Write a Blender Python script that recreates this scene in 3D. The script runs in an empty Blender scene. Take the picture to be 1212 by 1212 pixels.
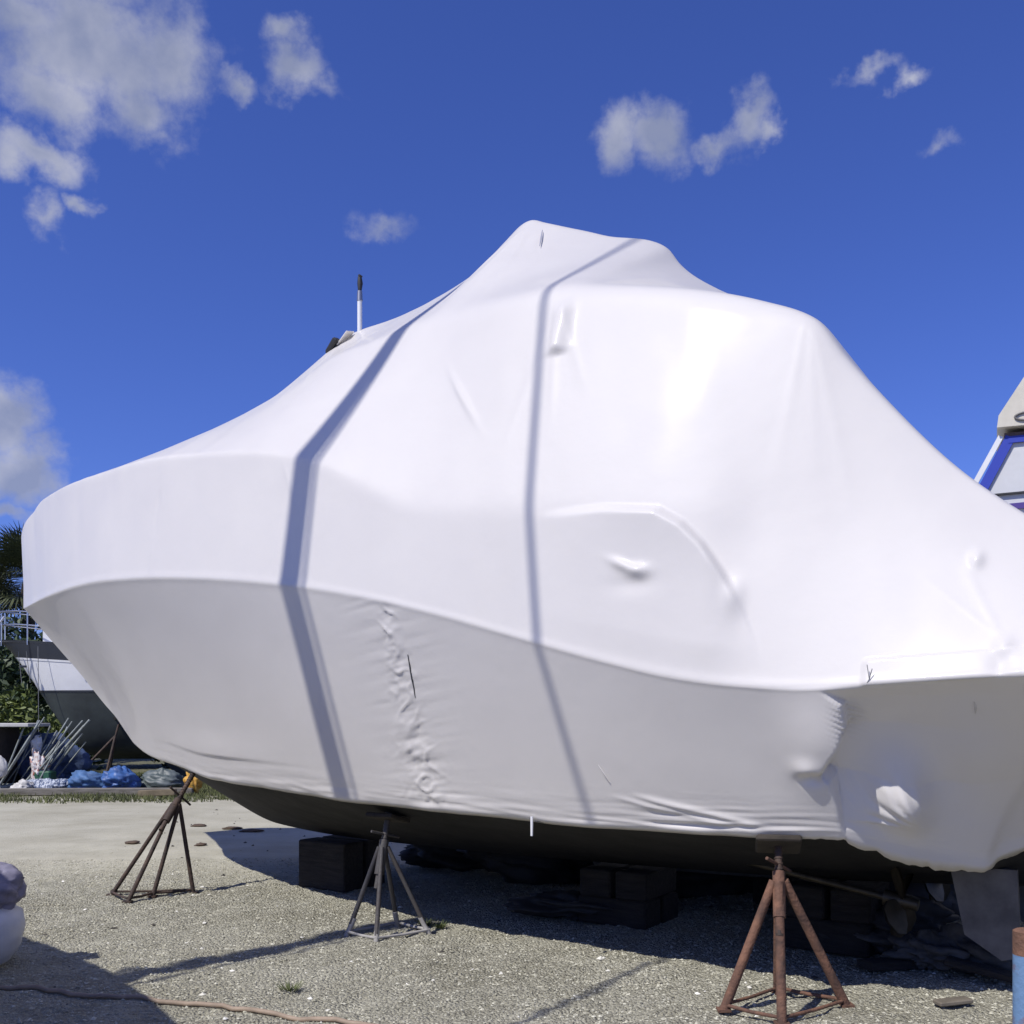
import bpy, math, random
import numpy as np
from mathutils import Vector, Matrix
R = math.radians
random.seed(7); rng = np.random.default_rng(7)
scene = bpy.context.scene
col = scene.collection
# ---------------------------------------------------------------- camera
cam = bpy.data.cameras.new('camera'); camo = bpy.data.objects.new('camera', cam); col.objects.link(camo)
camo.location = (0, 0, 1.6); camo.rotation_euler = (R(90), 0, 0)
cam.sensor_width = 36; cam.lens = 36*1200/1212; cam.shift_y = 0.1972; cam.clip_end = 5000; cam.clip_start = .05
scene.camera = camo
scene.render.resolution_x = scene.render.resolution_y = 1024
# ---------------------------------------------------------------- light
SUN_EL, SUN_DX, SUN_DY = 51.0, -.72, -.694         # towards the sun, behind the camera to the left
SUN_AZ = math.atan2(SUN_DX, SUN_DY)                   # clockwise from +Y
sun = bpy.data.lights.new('sun', 'SUN'); suno = bpy.data.objects.new('sun', sun); col.objects.link(suno)
sun.energy = 4.5; sun.angle = R(.53); sun.color = (1, .965, .915)
tos = Vector((SUN_DX*math.cos(R(SUN_EL)), SUN_DY*math.cos(R(SUN_EL)), math.sin(R(SUN_EL))))
suno.rotation_euler = tos.to_track_quat('Z', 'Y').to_euler()
scene.view_settings.view_transform = 'Standard'; scene.view_settings.look = 'None'
scene.view_settings.exposure = 0; scene.view_settings.gamma = 1; scene.view_settings.use_curve_mapping = False
world = bpy.data.worlds.new('World'); scene.world = world; world.use_nodes = True
def build_world():
    nt = world.node_tree; N = nt.nodes; L = nt.links; N.clear()
    def node(t, **k):
        n = N.new(t)
        for a, b in k.items(): setattr(n, a, b)
        return n
    def mth(op, a, b=None, c=None, clamp=False):
        n = node('ShaderNodeMath', operation=op, use_clamp=clamp)
        for i, x in enumerate((a, b, c)):
            if x is None: continue
            if isinstance(x, (int, float)): n.inputs[i].default_value = x
            else: L.new(x, n.inputs[i])
        return n.outputs[0]
    def vm(op, a, b=None):
        n = node('ShaderNodeVectorMath', operation=op)
        for i, x in enumerate((a, b)):
            if x is None: continue
            if isinstance(x, tuple): n.inputs[i].default_value = x
            else: L.new(x, n.inputs[i])
        return n.outputs['Value'] if op in ('LENGTH', 'DOT_PRODUCT') else n.outputs[0]
    sky = node('ShaderNodeTexSky', sky_type='NISHITA'); sky.sun_disc = False
    sky.sun_elevation = R(SUN_EL); sky.sun_rotation = SUN_AZ
    sky.air_density = 1.0; sky.dust_density = .35; sky.ozone_density = 5.0; sky.altitude = 0
    tc = node('ShaderNodeTexCoord'); d = tc.outputs['Generated']
    sep = node('ShaderNodeSeparateXYZ'); L.new(d, sep.inputs[0]); x, y, z = sep.outputs
    az = mth('DEGREES', mth('ARCTAN2', x, y)); el = mth('DEGREES', mth('ARCSINE', z))
    cmb = node('ShaderNodeCombineXYZ'); L.new(az, cmb.inputs[0]); L.new(el, cmb.inputs[1])
    wn = node('ShaderNodeTexNoise'); wn.inputs['Scale'].default_value = 16; wn.inputs['Detail'].default_value = 5; wn.inputs['Roughness'].default_value = .6; L.new(d, wn.inputs['Vector'])
    wn2 = node('ShaderNodeTexNoise'); wn2.inputs['Scale'].default_value = 45; wn2.inputs['Detail'].default_value = 5; L.new(d, wn2.inputs['Vector'])
    p = vm('ADD', cmb.outputs[0], vm('MULTIPLY', vm('SUBTRACT', wn.outputs['Color'], (.5, .5, .5)), (3.2, 3.2, 0)))
    p = vm('ADD', p, vm('MULTIPLY', vm('SUBTRACT', wn2.outputs['Color'], (.5, .5, .5)), (1.5, 1.5, 0)))
    nz = node('ShaderNodeTexNoise'); nz.inputs['Scale'].default_value = 24; nz.inputs['Detail'].default_value = 9; nz.inputs['Roughness'].default_value = .62
    L.new(d, nz.inputs['Vector'])
    # cumulus patches: azimuth, elevation, half width, half height (degrees), weight
    blobs = [(-22.5,31.2,6.12,2.91,1.25),(-25.6,31.8,3.49,1.87,1.10),(-18.5,31.5,2.58,2.80,1.00),(-20.0,29.2,2.95,1.54,0.80),(-24.5,29.1,3.16,1.66,0.90),(-25.3,26.6,2.93,1.10,1.20),(-19.1,28.2,1.70,0.88,0.50),(-26.0,34.1,7.71,2.06,1.20),(-12.0,31.8,1.83,1.28,1.00),(-12.5,33.2,1.18,0.72,0.80),(-14.8,31.0,1.07,0.68,0.75),(-10.4,31.2,0.92,0.69,0.50),(6.1,29.4,1.32,1.62,0.95),(8.2,29.3,2.11,1.73,1.00),(11.0,28.8,2.21,0.86,0.90),(13.3,29.8,1.36,1.19,1.00),(14.4,29.3,0.72,0.56,0.70),(19.2,30.5,1.53,0.47,0.62),(21.5,30.3,0.91,0.33,0.50),(22.9,27.5,0.81,0.31,0.35),(-6.8,25.6,1.88,0.66,0.60),(-24.5,24.0,0.87,1.16,0.80),(-23.1,24.9,0.81,0.58,0.85),(-26.8,14.8,2.36,2.47,1.50),(-25.8,12.3,2.55,2.05,1.50),(-27.5,10.0,3.75,0.66,1.00),
             (-36,20,6,5,1),(-42,33,8,5,1),(38,22,6,2.5,.9),(46,31,7,3,.9),(34,36,3,1.6,.8)]
    m = None
    for a, e, ra, re, w in blobs:
        q = vm('MULTIPLY', vm('SUBTRACT', p, (a, e, 0)), (1/ra, 1/re, 0))
        v = mth('MULTIPLY_ADD', vm('LENGTH', q), -1.0*w, w)
        m = v if m is None else mth('MAXIMUM', m, v)
    # the same weather all round the sky away from the view
    lo = node('ShaderNodeTexNoise'); lo.inputs['Scale'].default_value = 2.6; lo.inputs['Detail'].default_value = 3
    L.new(vm('ADD', d, (3.1, 1.7, 0.4)), lo.inputs['Vector'])
    ang = vm('DOT_PRODUCT', d, (0, math.cos(R(20)), math.sin(R(20))))
    gate = node('ShaderNodeMapRange', interpolation_type='SMOOTHSTEP'); L.new(ang, gate.inputs[0])
    gate.inputs[1].default_value = .70; gate.inputs[2].default_value = .55
    w2 = mth('MULTIPLY_ADD', mth('SUBTRACT', lo.outputs[0], .56), 5, 0)
    w2 = mth('SUBTRACT', mth('MULTIPLY', mth('ADD', w2, 1), gate.outputs[0]), 1)
    m = mth('MAXIMUM', m, w2); m = mth('MAXIMUM', m, -1.2)
    dens = mth('MULTIPLY_ADD', mth('SUBTRACT', nz.outputs[0], .5), 1.6, m)
    al = node('ShaderNodeMapRange', interpolation_type='SMOOTHSTEP'); L.new(dens, al.inputs[0])
    al.inputs[1].default_value = -.18; al.inputs[2].default_value = .95; al.inputs[4].default_value = .80
    hz = node('ShaderNodeMapRange'); L.new(el, hz.inputs[0]); hz.inputs[1].default_value = 0; hz.inputs[2].default_value = 8
    alpha = mth('MULTIPLY', al.outputs[0], hz.outputs[0])
    n2 = node('ShaderNodeTexNoise'); n2.inputs['Scale'].default_value = 15; n2.inputs['Detail'].default_value = 6
    L.new(vm('ADD', d, (.02, .015, -.05)), n2.inputs['Vector'])
    thick = mth('ADD', mth('MULTIPLY', mth('SUBTRACT', n2.outputs[0], .5), 2.2), mth('MULTIPLY', m, .35))
    cr = node('ShaderNodeValToRGB'); L.new(mth('ADD', mth('MULTIPLY', thick, -.9), .62), cr.inputs[0])
    cr.color_ramp.elements[0].position = .15; cr.color_ramp.elements[0].color = (.30, .335, .46, 1)
    cr.color_ramp.elements[1].position = .85; cr.color_ramp.elements[1].color = (.60, .61, .68, 1)
    skym = node('ShaderNodeMix', data_type='RGBA', blend_type='MULTIPLY'); skym.inputs['Factor'].default_value = 1
    L.new(sky.outputs[0], skym.inputs['A']); skym.inputs['B'].default_value = (.058, .068, .134, 1)
    mix = node('ShaderNodeMix', data_type='RGBA'); L.new(alpha, mix.inputs['Factor']); L.new(skym.outputs['Result'], mix.inputs['A']); L.new(cr.outputs[0], mix.inputs['B'])
    sc = node('ShaderNodeVectorMath', operation='SCALE'); L.new(mix.outputs['Result'], sc.inputs[0]); sc.inputs['Scale'].default_value = 10
    bg = node('ShaderNodeBackground'); bg.inputs['Strength'].default_value = .1
    L.new(sc.outputs[0], bg.inputs[0])
    out = node('ShaderNodeOutputWorld'); L.new(bg.outputs[0], out.inputs[0])
build_world()
# ---------------------------------------------------------------- helpers
MATS = {}
def mat(name, c, rough=.6, metal=0, var=0, vscale=8, c2=None, bump=0, bscale=40, spec=.5, stretch=None, lo=.35, hi=.65, coat=0):
    if name in MATS: return MATS[name]
    m = bpy.data.materials.new(name); m.use_nodes = True; nt = m.node_tree; N = nt.nodes; L = nt.links
    b = N['Principled BSDF']; b.inputs['Base Color'].default_value = (*c, 1); b.inputs['Roughness'].default_value = rough
    b.inputs['Metallic'].default_value = metal; b.inputs['Specular IOR Level'].default_value = spec; b.inputs['Coat Weight'].default_value = coat
    tc = N.new('ShaderNodeTexCoord'); vec = tc.outputs['Object']
    if stretch:
        mp = N.new('ShaderNodeMapping'); mp.inputs['Scale'].default_value = stretch; L.new(vec, mp.inputs[0]); vec = mp.outputs[0]
    if c2 or var:
        nz = N.new('ShaderNodeTexNoise'); nz.inputs['Scale'].default_value = vscale; nz.inputs['Detail'].default_value = 8; nz.inputs['Roughness'].default_value = .6
        L.new(vec, nz.inputs['Vector'])
        r = N.new('ShaderNodeValToRGB'); L.new(nz.outputs[0], r.inputs[0])
        r.color_ramp.elements[0].position = lo; r.color_ramp.elements[1].position = hi
        e = c2 if c2 else tuple(x*(1-var) for x in c)
        r.color_ramp.elements[0].color = (*e, 1); r.color_ramp.elements[1].color = (*c, 1)
        L.new(r.outputs[0], b.inputs['Base Color'])
        mr = N.new('ShaderNodeMapRange'); L.new(nz.outputs[0], mr.inputs[0]); mr.inputs[3].default_value = min(1, rough+.12); mr.inputs[4].default_value = max(.05, rough-.1)
        L.new(mr.outputs[0], b.inputs['Roughness'])
    if bump:
        n2 = N.new('ShaderNodeTexNoise'); n2.inputs['Scale'].default_value = bscale; n2.inputs['Detail'].default_value = 6
        L.new(vec, n2.inputs['Vector'])
        bp = N.new('ShaderNodeBump'); bp.inputs['Strength'].default_value = bump; bp.inputs['Distance'].default_value = .02
        L.new(n2.outputs[0], bp.inputs['Height']); L.new(bp.outputs[0], b.inputs['Normal'])
    MATS[name] = m; return m
class MB:
    """collects shapes for one mesh"""
    def __init__(s): s.v = []; s.f = []; s.sm = []
    def add(s, vs, fs, smooth=False):
        o = len(s.v); s.v += [tuple(x) for x in vs]; s.f += [tuple(i+o for i in f) for f in fs]; s.sm += [smooth]*len(fs); return s
    def box(s, c, d, M=None, bev=.0):
        x, y, z = d[0]/2, d[1]/2, d[2]/2
        if bev <= 0:
            vs = [Vector((a*x, b*y, e*z)) for e in (-1, 1) for b in (-1, 1) for a in (-1, 1)]
            fs = [(0, 2, 3, 1), (4, 5, 7, 6), (0, 1, 5, 4), (2, 6, 7, 3), (0, 4, 6, 2), (1, 3, 7, 5)]
        else:
            vs = []; fs = []
            def oct_(k, e): return [(-x+k, -y+e), (x-k, -y+e), (x-e, -y+k), (x-e, y-k), (x-k, y-e), (-x+k, y-e), (-x+e, y-k), (-x+e, -y+k)]
            for zz, k in ((-z, 1), (-z+bev, 0), (z-bev, 0), (z, 1)):
                vs += [Vector((px, py, zz)) for px, py in oct_(bev*(1.5 if k else 1), bev if k else 0)]
            for i in range(3): fs += [(i*8+j, i*8+(j+1) % 8, i*8+8+(j+1) % 8, i*8+8+j) for j in range(8)]
            fs += [tuple(range(7, -1, -1)), tuple(range(24, 32))]
        if M is not None: vs = [M @ v for v in vs]
        return s.add([v+Vector(c) for v in vs], fs)
    def tube(s, pts, r, n=8, cap=True, smooth=True):
        pts = [Vector(p) for p in pts]; k = len(pts); rs = r if isinstance(r, (list, tuple)) else [r]*k
        vs = []; prev = None
        for i, p in enumerate(pts):
            t = (pts[min(i+1, k-1)]-pts[max(i-1, 0)]).normalized()
            if prev is None:
                u = t.orthogonal().normalized()
            else:
                u = (prev-t*prev.dot(t)).normalized()
            prev = u; w = t.cross(u)
            vs += [p+(u*math.cos(2*math.pi*j/n)+w*math.sin(2*math.pi*j/n))*rs[i] for j in range(n)]
        fs = [(i*n+j, i*n+(j+1) % n, (i+1)*n+(j+1) % n, (i+1)*n+j) for i in range(k-1) for j in range(n)]
        s.add(vs, fs, smooth)
        if cap: s.add(vs[:n], [tuple(range(n-1, -1, -1))]); s.add(vs[-n:], [tuple(range(n))])
        return s
    def lathe(s, prof, n=20, c=(0, 0, 0), wob=0, seed=0):
        vs = []
        for r_, z_ in prof:
            for j in range(n):
                a = 2*math.pi*j/n; q = r_*(1+wob*math.sin(3*a+seed+z_*5)+wob*.6*math.sin(7*a+seed*2-z_*9))
                vs.append((c[0]+q*math.cos(a), c[1]+q*math.sin(a), c[2]+z_))
        fs = [(i*n+j, i*n+(j+1) % n, (i+1)*n+(j+1) % n, (i+1)*n+j) for i in range(len(prof)-1) for j in range(n)]
        s.add(vs, fs, True); s.add(vs[:n], [tuple(range(n-1, -1, -1))]); s.add(vs[-n:], [tuple(range(n))]); return s
    def prism(s, poly, a, b):
        """poly: list of points, extruded from offset vector a to b"""
        n = len(poly); a = Vector(a); b = Vector(b)
        vs = [Vector(p)+a for p in poly]+[Vector(p)+b for p in poly]
        fs = [tuple(range(n-1, -1, -1)), tuple(range(n, 2*n))]+[(i, (i+1) % n, n+(i+1) % n, n+i) for i in range(n)]
        return s.add(vs, fs)
    def build(s, name, m, parent=None):
        me = bpy.data.meshes.new(name); me.from_pydata(s.v, [], s.f); me.materials.append(m)
        me.polygons.foreach_set('use_smooth', s.sm); me.update()
        o = bpy.data.objects.new(name, me); col.objects.link(o)
        if parent: o.parent = parent
        return o
def empty(name, loc=(0, 0, 0), rz=0):
    o = bpy.data.objects.new(name, None); col.objects.link(o); o.location = loc; o.rotation_euler = (0, 0, rz); o.empty_display_size = .2; return o
def tag(o, label, cat, group=None, kind=None):
    if label: o['label'] = label
    if cat: o['category'] = cat
    if group: o['group'] = group
    if kind: o['kind'] = kind
    return o
def npmesh(name, V, F, m, parent=None, smooth=True):
    me = bpy.data.meshes.new(name); F = np.asarray(F, np.int32); n, k = F.shape
    me.vertices.add(len(V)); me.vertices.foreach_set('co', np.asarray(V, np.float32).ravel())
    me.loops.add(n*k); me.loops.foreach_set('vertex_index', F.ravel())
    me.polygons.add(n); me.polygons.foreach_set('loop_start', np.arange(n, dtype=np.int32)*k)
    me.polygons.foreach_set('use_smooth', np.full(n, smooth)); me.materials.append(m); me.update(calc_edges=True); me.validate()
    o = bpy.data.objects.new(name, me); col.objects.link(o)
    if parent: o.parent = parent
    return o
def grid_faces(a, b):
    i = np.arange(a*b).reshape(a, b)
    return np.stack([i[:-1, :-1], i[1:, :-1], i[1:, 1:], i[:-1, 1:]], -1).reshape(-1, 4)
# ---------------------------------------------------------------- shrink wrap form
# boat frame: s = metres aft of the stem head, v = metres off the centreline to the near side, z = up
R_TAB = dict(s=[0,.41,1.2,2.09,3.27,4.37,5.39,6.36,7.08,7.7,8.32,8.88,9.28,9.61,9.87,10.17,10.55,10.95,11.7],
             z=[2.86,2.834,2.805,2.787,2.769,2.711,2.619,2.492,2.362,2.213,2.037,1.883,1.79,1.745,1.728,1.737,1.759,1.779,1.8])
BR = ([0,.15,.5,1,2,3,4,5,6,7,8,9.5,11.7],[0.02,.10,.28,.53,.99,1.38,1.68,1.88,2.0,2.05,2.06,2.06,1.98])
E_TAB = dict(s=[0,.51,1.16,1.7,2.35,3.0,3.68,4.48,5.51,6.61,7.64,8.54,9.09,9.6,10.01,10.25,10.66,10.84,11.7],
             z=[2.86,2.491,2.033,1.64,1.30,1.19,1.137,1.055,1.023,.989,.968,.943,.95,.951,.966,.91,.80,.865,.95])
BE = ([0,1.0,1.7,2.1,2.4,3.0,3.76,5.35,6.7,8,9.8,10.06,10.24,10.66,11.0,11.7],[0.006,.03,.06,.15,.27,.53,.82,1.31,1.62,1.70,1.71,1.68,1.48,1.02,.75,.6])
K_TAB = ([0,.51,1.16,1.61,2.05,2.81,3.07,3.64,4.23,5.31,6.88,9,10.5,11.7],[2.84,2.47,2.01,1.62,1.30,1.085,.987,.707,.529,.452,.43,.44,.5,.6])
U_TAB = dict(s=[0,.3,.97,1.49,2.53,3.48,4.19,4.75,5.24,5.87,6.28,6.66,6.98,7.47,8.12,8.7,9.12,9.66,10.2,10.6,11,11.7],
             z=[3.62,3.74,3.814,3.862,3.817,3.758,3.723,3.673,3.61,3.521,3.428,3.302,3.14,2.93,2.845,2.79,2.75,2.64,2.48,2.33,2.18,1.95])
BU = ([0,.12,.3,.6,1,2,3,4,5,6,7,8,9.1,9.7,10.2,11.7],[0.02,.12,.22,.37,.53,.94,1.30,1.58,1.77,1.88,1.95,1.98,1.93,1.84,1.78,1.78])
S_TAB = dict(s=[0,1,2,3,4,5,6,6.7,7.3,7.8,8.19,8.47,9.05,9.56,9.87,10.03,10.29,10.63,10.91,11.7],
             z=[3.68,3.93,4.02,4.11,4.19,4.29,4.50,4.50,4.43,4.36,4.33,4.282,4.143,3.964,3.805,3.56,3.228,2.846,2.599,2.05])
BS = ([0,1,2,3,4,5,6,7,8,9,10,11.7],[0.01,.27,.46,.6,.74,.88,1.0,1.2,1.48,1.52,1.50,1.6])
T_TAB = dict(s=[0,.4,1,1.6,2.05,2.61,3.14,3.88,4.46,4.89,5.06,5.18,5.7,6.18,6.53,6.88,7.02,7.12,7.25,7.82,8.34,8.40,8.73,9.05,9.5,9.8,10.2,10.6,11.2,11.7],
             z=[3.70,3.87,4.0,4.12,4.24,4.38,4.47,4.60,4.755,4.937,5.09,5.135,5.163,5.248,5.349,5.52,5.655,5.68,5.625,5.365,5.135,5.03,4.74,4.54,4.22,3.88,3.25,2.78,2.35,2.1])
SL = 11.7
def pchip(x, y, q):
    x = np.asarray(x, float); y = np.asarray(y, float); h = np.diff(x); d = np.diff(y)/h
    m = np.zeros_like(y); m[0] = d[0]; m[-1] = d[-1]
    for i in range(1, len(x)-1):
        if d[i-1]*d[i] > 0:
            w1 = 2*h[i]+h[i-1]; w2 = h[i]+2*h[i-1]; m[i] = (w1+w2)/(w1/d[i-1]+w2/d[i])
    i = np.clip(np.searchsorted(x, q)-1, 0, len(h)-1); t = (q-x[i])/h[i]
    return ((2*t**3-3*t**2+1)*y[i]+(t**3-2*t**2+t)*h[i]*m[i]+(-2*t**3+3*t**2)*y[i+1]+(t**3-t**2)*h[i]*m[i+1])
def vnoise(x, y, seed=0):
    def hsh(a, b):
        n = np.sin(a*127.1+b*311.7+seed*74.7)*43758.5453
        return n-np.floor(n)
    xi = np.floor(x); yi = np.floor(y); fx = x-xi; fy = y-yi
    fx = fx*fx*(3-2*fx); fy = fy*fy*(3-2*fy)
    return ((hsh(xi, yi)*(1-fx)+hsh(xi+1, yi)*fx)*(1-fy)+(hsh(xi, yi+1)*(1-fx)+hsh(xi+1, yi+1)*fx)*fy)*2-1
def gsm(P, sig, axis):
    k = int(sig*3)+1; w = np.exp(-.5*(np.arange(-k, k+1)/sig)**2); w /= w.sum()
    P = np.moveaxis(P, axis, 0); n = len(P)
    a = 2*P[0]-P[k:0:-1]; b = 2*P[-1]-P[-2:-k-2:-1]
    Q = np.concatenate([a, P, b]); out = sum(w[i]*Q[i:i+n] for i in range(2*k+1))
    return np.moveaxis(out, 0, axis)
NL, N1, N2, N3 = 110, 70, 90, 70
def film_curves(s):
    c = {}
    c['E'] = (pchip(*BE, s), pchip(E_TAB['s'], E_TAB['z'], s)); c['R'] = (pchip(*BR, s), pchip(R_TAB['s'], R_TAB['z'], s))
    c['U'] = (pchip(*BU, s), pchip(U_TAB['s'], U_TAB['z'], s)); c['S'] = (pchip(*BS, s), pchip(S_TAB['s'], S_TAB['z'], s))
    c['T'] = (np.zeros_like(s), pchip(T_TAB['s'], T_TAB['z'], s)); return c
def film_grid(ns=760):
    q = np.linspace(0, 1, ns); s = SL*(q*.86+.14*q*q*q) if False else SL*q
    s = np.concatenate([np.array([0, .003, .008])*1.0, s[1:]]) if False else s
    c = film_curves(s)
    def seg(a, b, n, bow=0.0):
        t = np.linspace(0, 1, n, endpoint=False)[None, :]
        V = c[a][0][:, None]*(1-t)+c[b][0][:, None]*t; Z = c[a][1][:, None]*(1-t)+c[b][1][:, None]*t
        if bow: V = V+bow*4*t*(1-t)
        return np.stack([V, Z], -1)
    low = seg('E', 'R', NL)
    # flared bow: hollow topsides forward
    t = np.linspace(0, 1, NL, endpoint=False)[None, :]
    flare = np.clip(1-s/6.5, 0, 1)[:, None]*np.clip(s/1.2, 0, 1)[:, None]
    low[..., 0] -= flare*.20*4*t*(1-t)*np.clip(c['R'][0]/1.2, 0, 1)[:, None]*.55
    up = np.concatenate([seg('R', 'U', N1), seg('U', 'S', N2), seg('S', 'T', N3)], 1)
    far = np.concatenate([seg('S', 'T', N3), ], 1)
    mir = up[:, ::-1].copy(); mir[..., 0] *= -1
    top = np.stack([np.zeros_like(s), c['T'][1]], -1)[:, None]
    full = np.concatenate([up, top, mir], 1)
    sm4 = gsm(full, 4.5, 1); sm2 = gsm(full, 1.8, 1)
    jt = np.abs(np.arange(full.shape[1])-(full.shape[1]//2))[None, :]
    fw = np.maximum((1-np.clip((s-6.3)/.9, 0, 1))[:, None], np.clip(1-(jt-18)/14, 0, 1))[..., None]; sm = gsm(sm2*fw+sm4*(1-fw), 2.0, 0)
    wide = gsm(sm, 9.0, 0); ww = (np.clip((s-8.3)/.5, 0, 1)*(1-np.clip((s-11.3)/.3, 0, 1)))[:, None]*np.clip((jt-N3-8)/20, 0, 1)
    sm[..., :] = sm+(wide-sm)*ww[..., None]
    sm[:, 0] = full[:, 0]; sm[:, -1] = full[:, -1]
    lowm = low[:, ::-1].copy(); lowm[..., 0] *= -1
    G = np.concatenate([low, sm, lowm], 1)          # near hem -> rail -> ridge -> far rail -> far hem
    S = np.repeat(s[:, None], G.shape[1], 1)
    return np.stack([S, G[..., 0], G[..., 1]], -1)
# ---------------------------------------------------------------- ground
def ground_mat():
    m = bpy.data.materials.new('gravel_ground'); m.use_nodes = True; nt = m.node_tree; N = nt.nodes; L = nt.links
    b = N['Principled BSDF']; b.inputs['Roughness'].default_value = .95; b.inputs['Specular IOR Level'].default_value = .2
    tc = N.new('ShaderNodeTexCoord'); P = tc.outputs['Object']
    def noise(sc, det=6, rough=.6):
        n = N.new('ShaderNodeTexNoise'); n.inputs['Scale'].default_value = sc; n.inputs['Detail'].default_value = det; n.inputs['Roughness'].default_value = rough; L.new(P, n.inputs[0]); return n.outputs[0]
    def ramp(x, a, ca, bb, cb):
        r = N.new('ShaderNodeValToRGB'); L.new(x, r.inputs[0]); e = r.color_ramp.elements
        e[0].position = a; e[0].color = (*ca, 1); e[1].position = bb; e[1].color = (*cb, 1); return r.outputs[0]
    def mix(f, a, c, mode='MIX'):
        x = N.new('ShaderNodeMix'); x.data_type = 'RGBA'; x.blend_type = mode
        if isinstance(f, float): x.inputs['Factor'].default_value = f
        else: L.new(f, x.inputs['Factor'])
        L.new(a, x.inputs['A']); L.new(c, x.inputs['B']); return x.outputs['Result']
    vo = N.new('ShaderNodeTexVoronoi'); vo.inputs['Scale'].default_value = 55; L.new(P, vo.inputs['Vector'])
    sepc = N.new('ShaderNodeSeparateColor'); L.new(vo.outputs['Color'], sepc.inputs[0])
    stones = ramp(sepc.outputs[0], .1, (.27, .26, .20), .95, (.56, .545, .43))
    dirt = ramp(noise(3.2), .35, (.35, .33, .255), .7, (.50, .475, .38))
    gravel = mix(1.0, mix(.5, dirt, stones), ramp(noise(.9, 7, .65), .32, (.74, .73, .70), .62, (1.04, 1.04, 1.04)), 'MULTIPLY')
    sand = ramp(noise(1.3), .3, (.38, .36, .275), .7, (.48, .455, .355))
    fleck = ramp(noise(28, 3), .28, (.45, .42, .36), .36, (1, 1, 1)); sand = mix(1.0, sand, fleck, 'MULTIPLY'); sand = mix(1.0, sand, ramp(noise(.6, 7, .65), .3, (.80, .79, .76), .6, (1, 1, 1)), 'MULTIPLY')
    sep = N.new('ShaderNodeSeparateXYZ'); L.new(P, sep.inputs[0])
    # packed pale sand beyond the loose gravel
    ad = N.new('ShaderNodeMath'); ad.operation = 'MULTIPLY_ADD'; L.new(noise(.55, 5), ad.inputs[0]); ad.inputs[1].default_value = 3.2; L.new(sep.outputs[1], ad.inputs[2])
    rg = N.new('ShaderNodeMapRange'); L.new(ad.outputs[0], rg.inputs[0]); rg.inputs[1].default_value = 10.9; rg.inputs[2].default_value = 12.6
    c = mix(rg.outputs[0], gravel, sand)
    gr = N.new('ShaderNodeMapRange'); L.new(ad.outputs[0], gr.inputs[0]); gr.inputs[1].default_value = 20.6; gr.inputs[2].default_value = 22
    turf = ramp(noise(6), .3, (.06, .07, .03), .75, (.22, .20, .13)); c = mix(gr.outputs[0], c, turf)
    L.new(c, b.inputs['Base Color'])
    h = N.new('ShaderNodeMath'); h.operation = 'MULTIPLY_ADD'; L.new(vo.outputs['Distance'], h.inputs[0]); h.inputs[1].default_value = -1.0; L.new(noise(90, 4), h.inputs[2])
    fade = N.new('ShaderNodeMapRange'); L.new(ad.outputs[0], fade.inputs[0]); fade.inputs[1].default_value = 10.5; fade.inputs[2].default_value = 13; fade.inputs[3].default_value = .9; fade.inputs[4].default_value = .25
    bp = N.new('ShaderNodeBump'); bp.inputs['Distance'].default_value = .03; L.new(fade.outputs[0], bp.inputs['Strength']); L.new(h.outputs[0], bp.inputs['Height']); L.new(bp.outputs[0], b.inputs['Normal'])
    return m
def ground_h(X, Y):
    near = np.clip((16-Y)/6, 0, 1)*np.clip((Y-1)/2, 0, 1)
    h = .016*vnoise(X*1.1, Y*1.1, 1)+.010*vnoise(X*3.3, Y*3.3, 2)+.006*vnoise(X*9, Y*9, 3)
    # raked ridges left by tyres and boots, running across
    h = h+.011*vnoise(X*4+Y*2, Y*13-X*3, 5)*np.clip((11.5-Y)/2, 0, 1)+.006*vnoise(X*12, Y*26, 6)*np.clip((11.5-Y)/2, 0, 1)+.007*vnoise(X*19, Y*21, 7)*np.clip((11.5-Y)/2, 0, 1)
    return h*near-.006
def build_ground():
    far = np.array([2000, 900, 400, 200, 110, 70, 45, 30, 22, 17, 13, 10, 8.2])
    xs = np.concatenate([-far, np.linspace(-6, 6, 560), far[::-1]])
    ys = np.concatenate([-far, np.linspace(-6, 3.8, 30), np.linspace(4, 12.6, 460), np.linspace(13, 30, 60), far[:8][::-1][1:]+8])
    X, Y = np.meshgrid(xs, ys, indexing='ij'); V = np.stack([X, Y, ground_h(X, Y)], -1).reshape(-1, 3)
    o = npmesh('ground', V, grid_faces(len(xs), len(ys)), ground_mat()); tag(o, 'pale gravel and sand boatyard ground', None, kind='structure')
build_ground()
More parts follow.
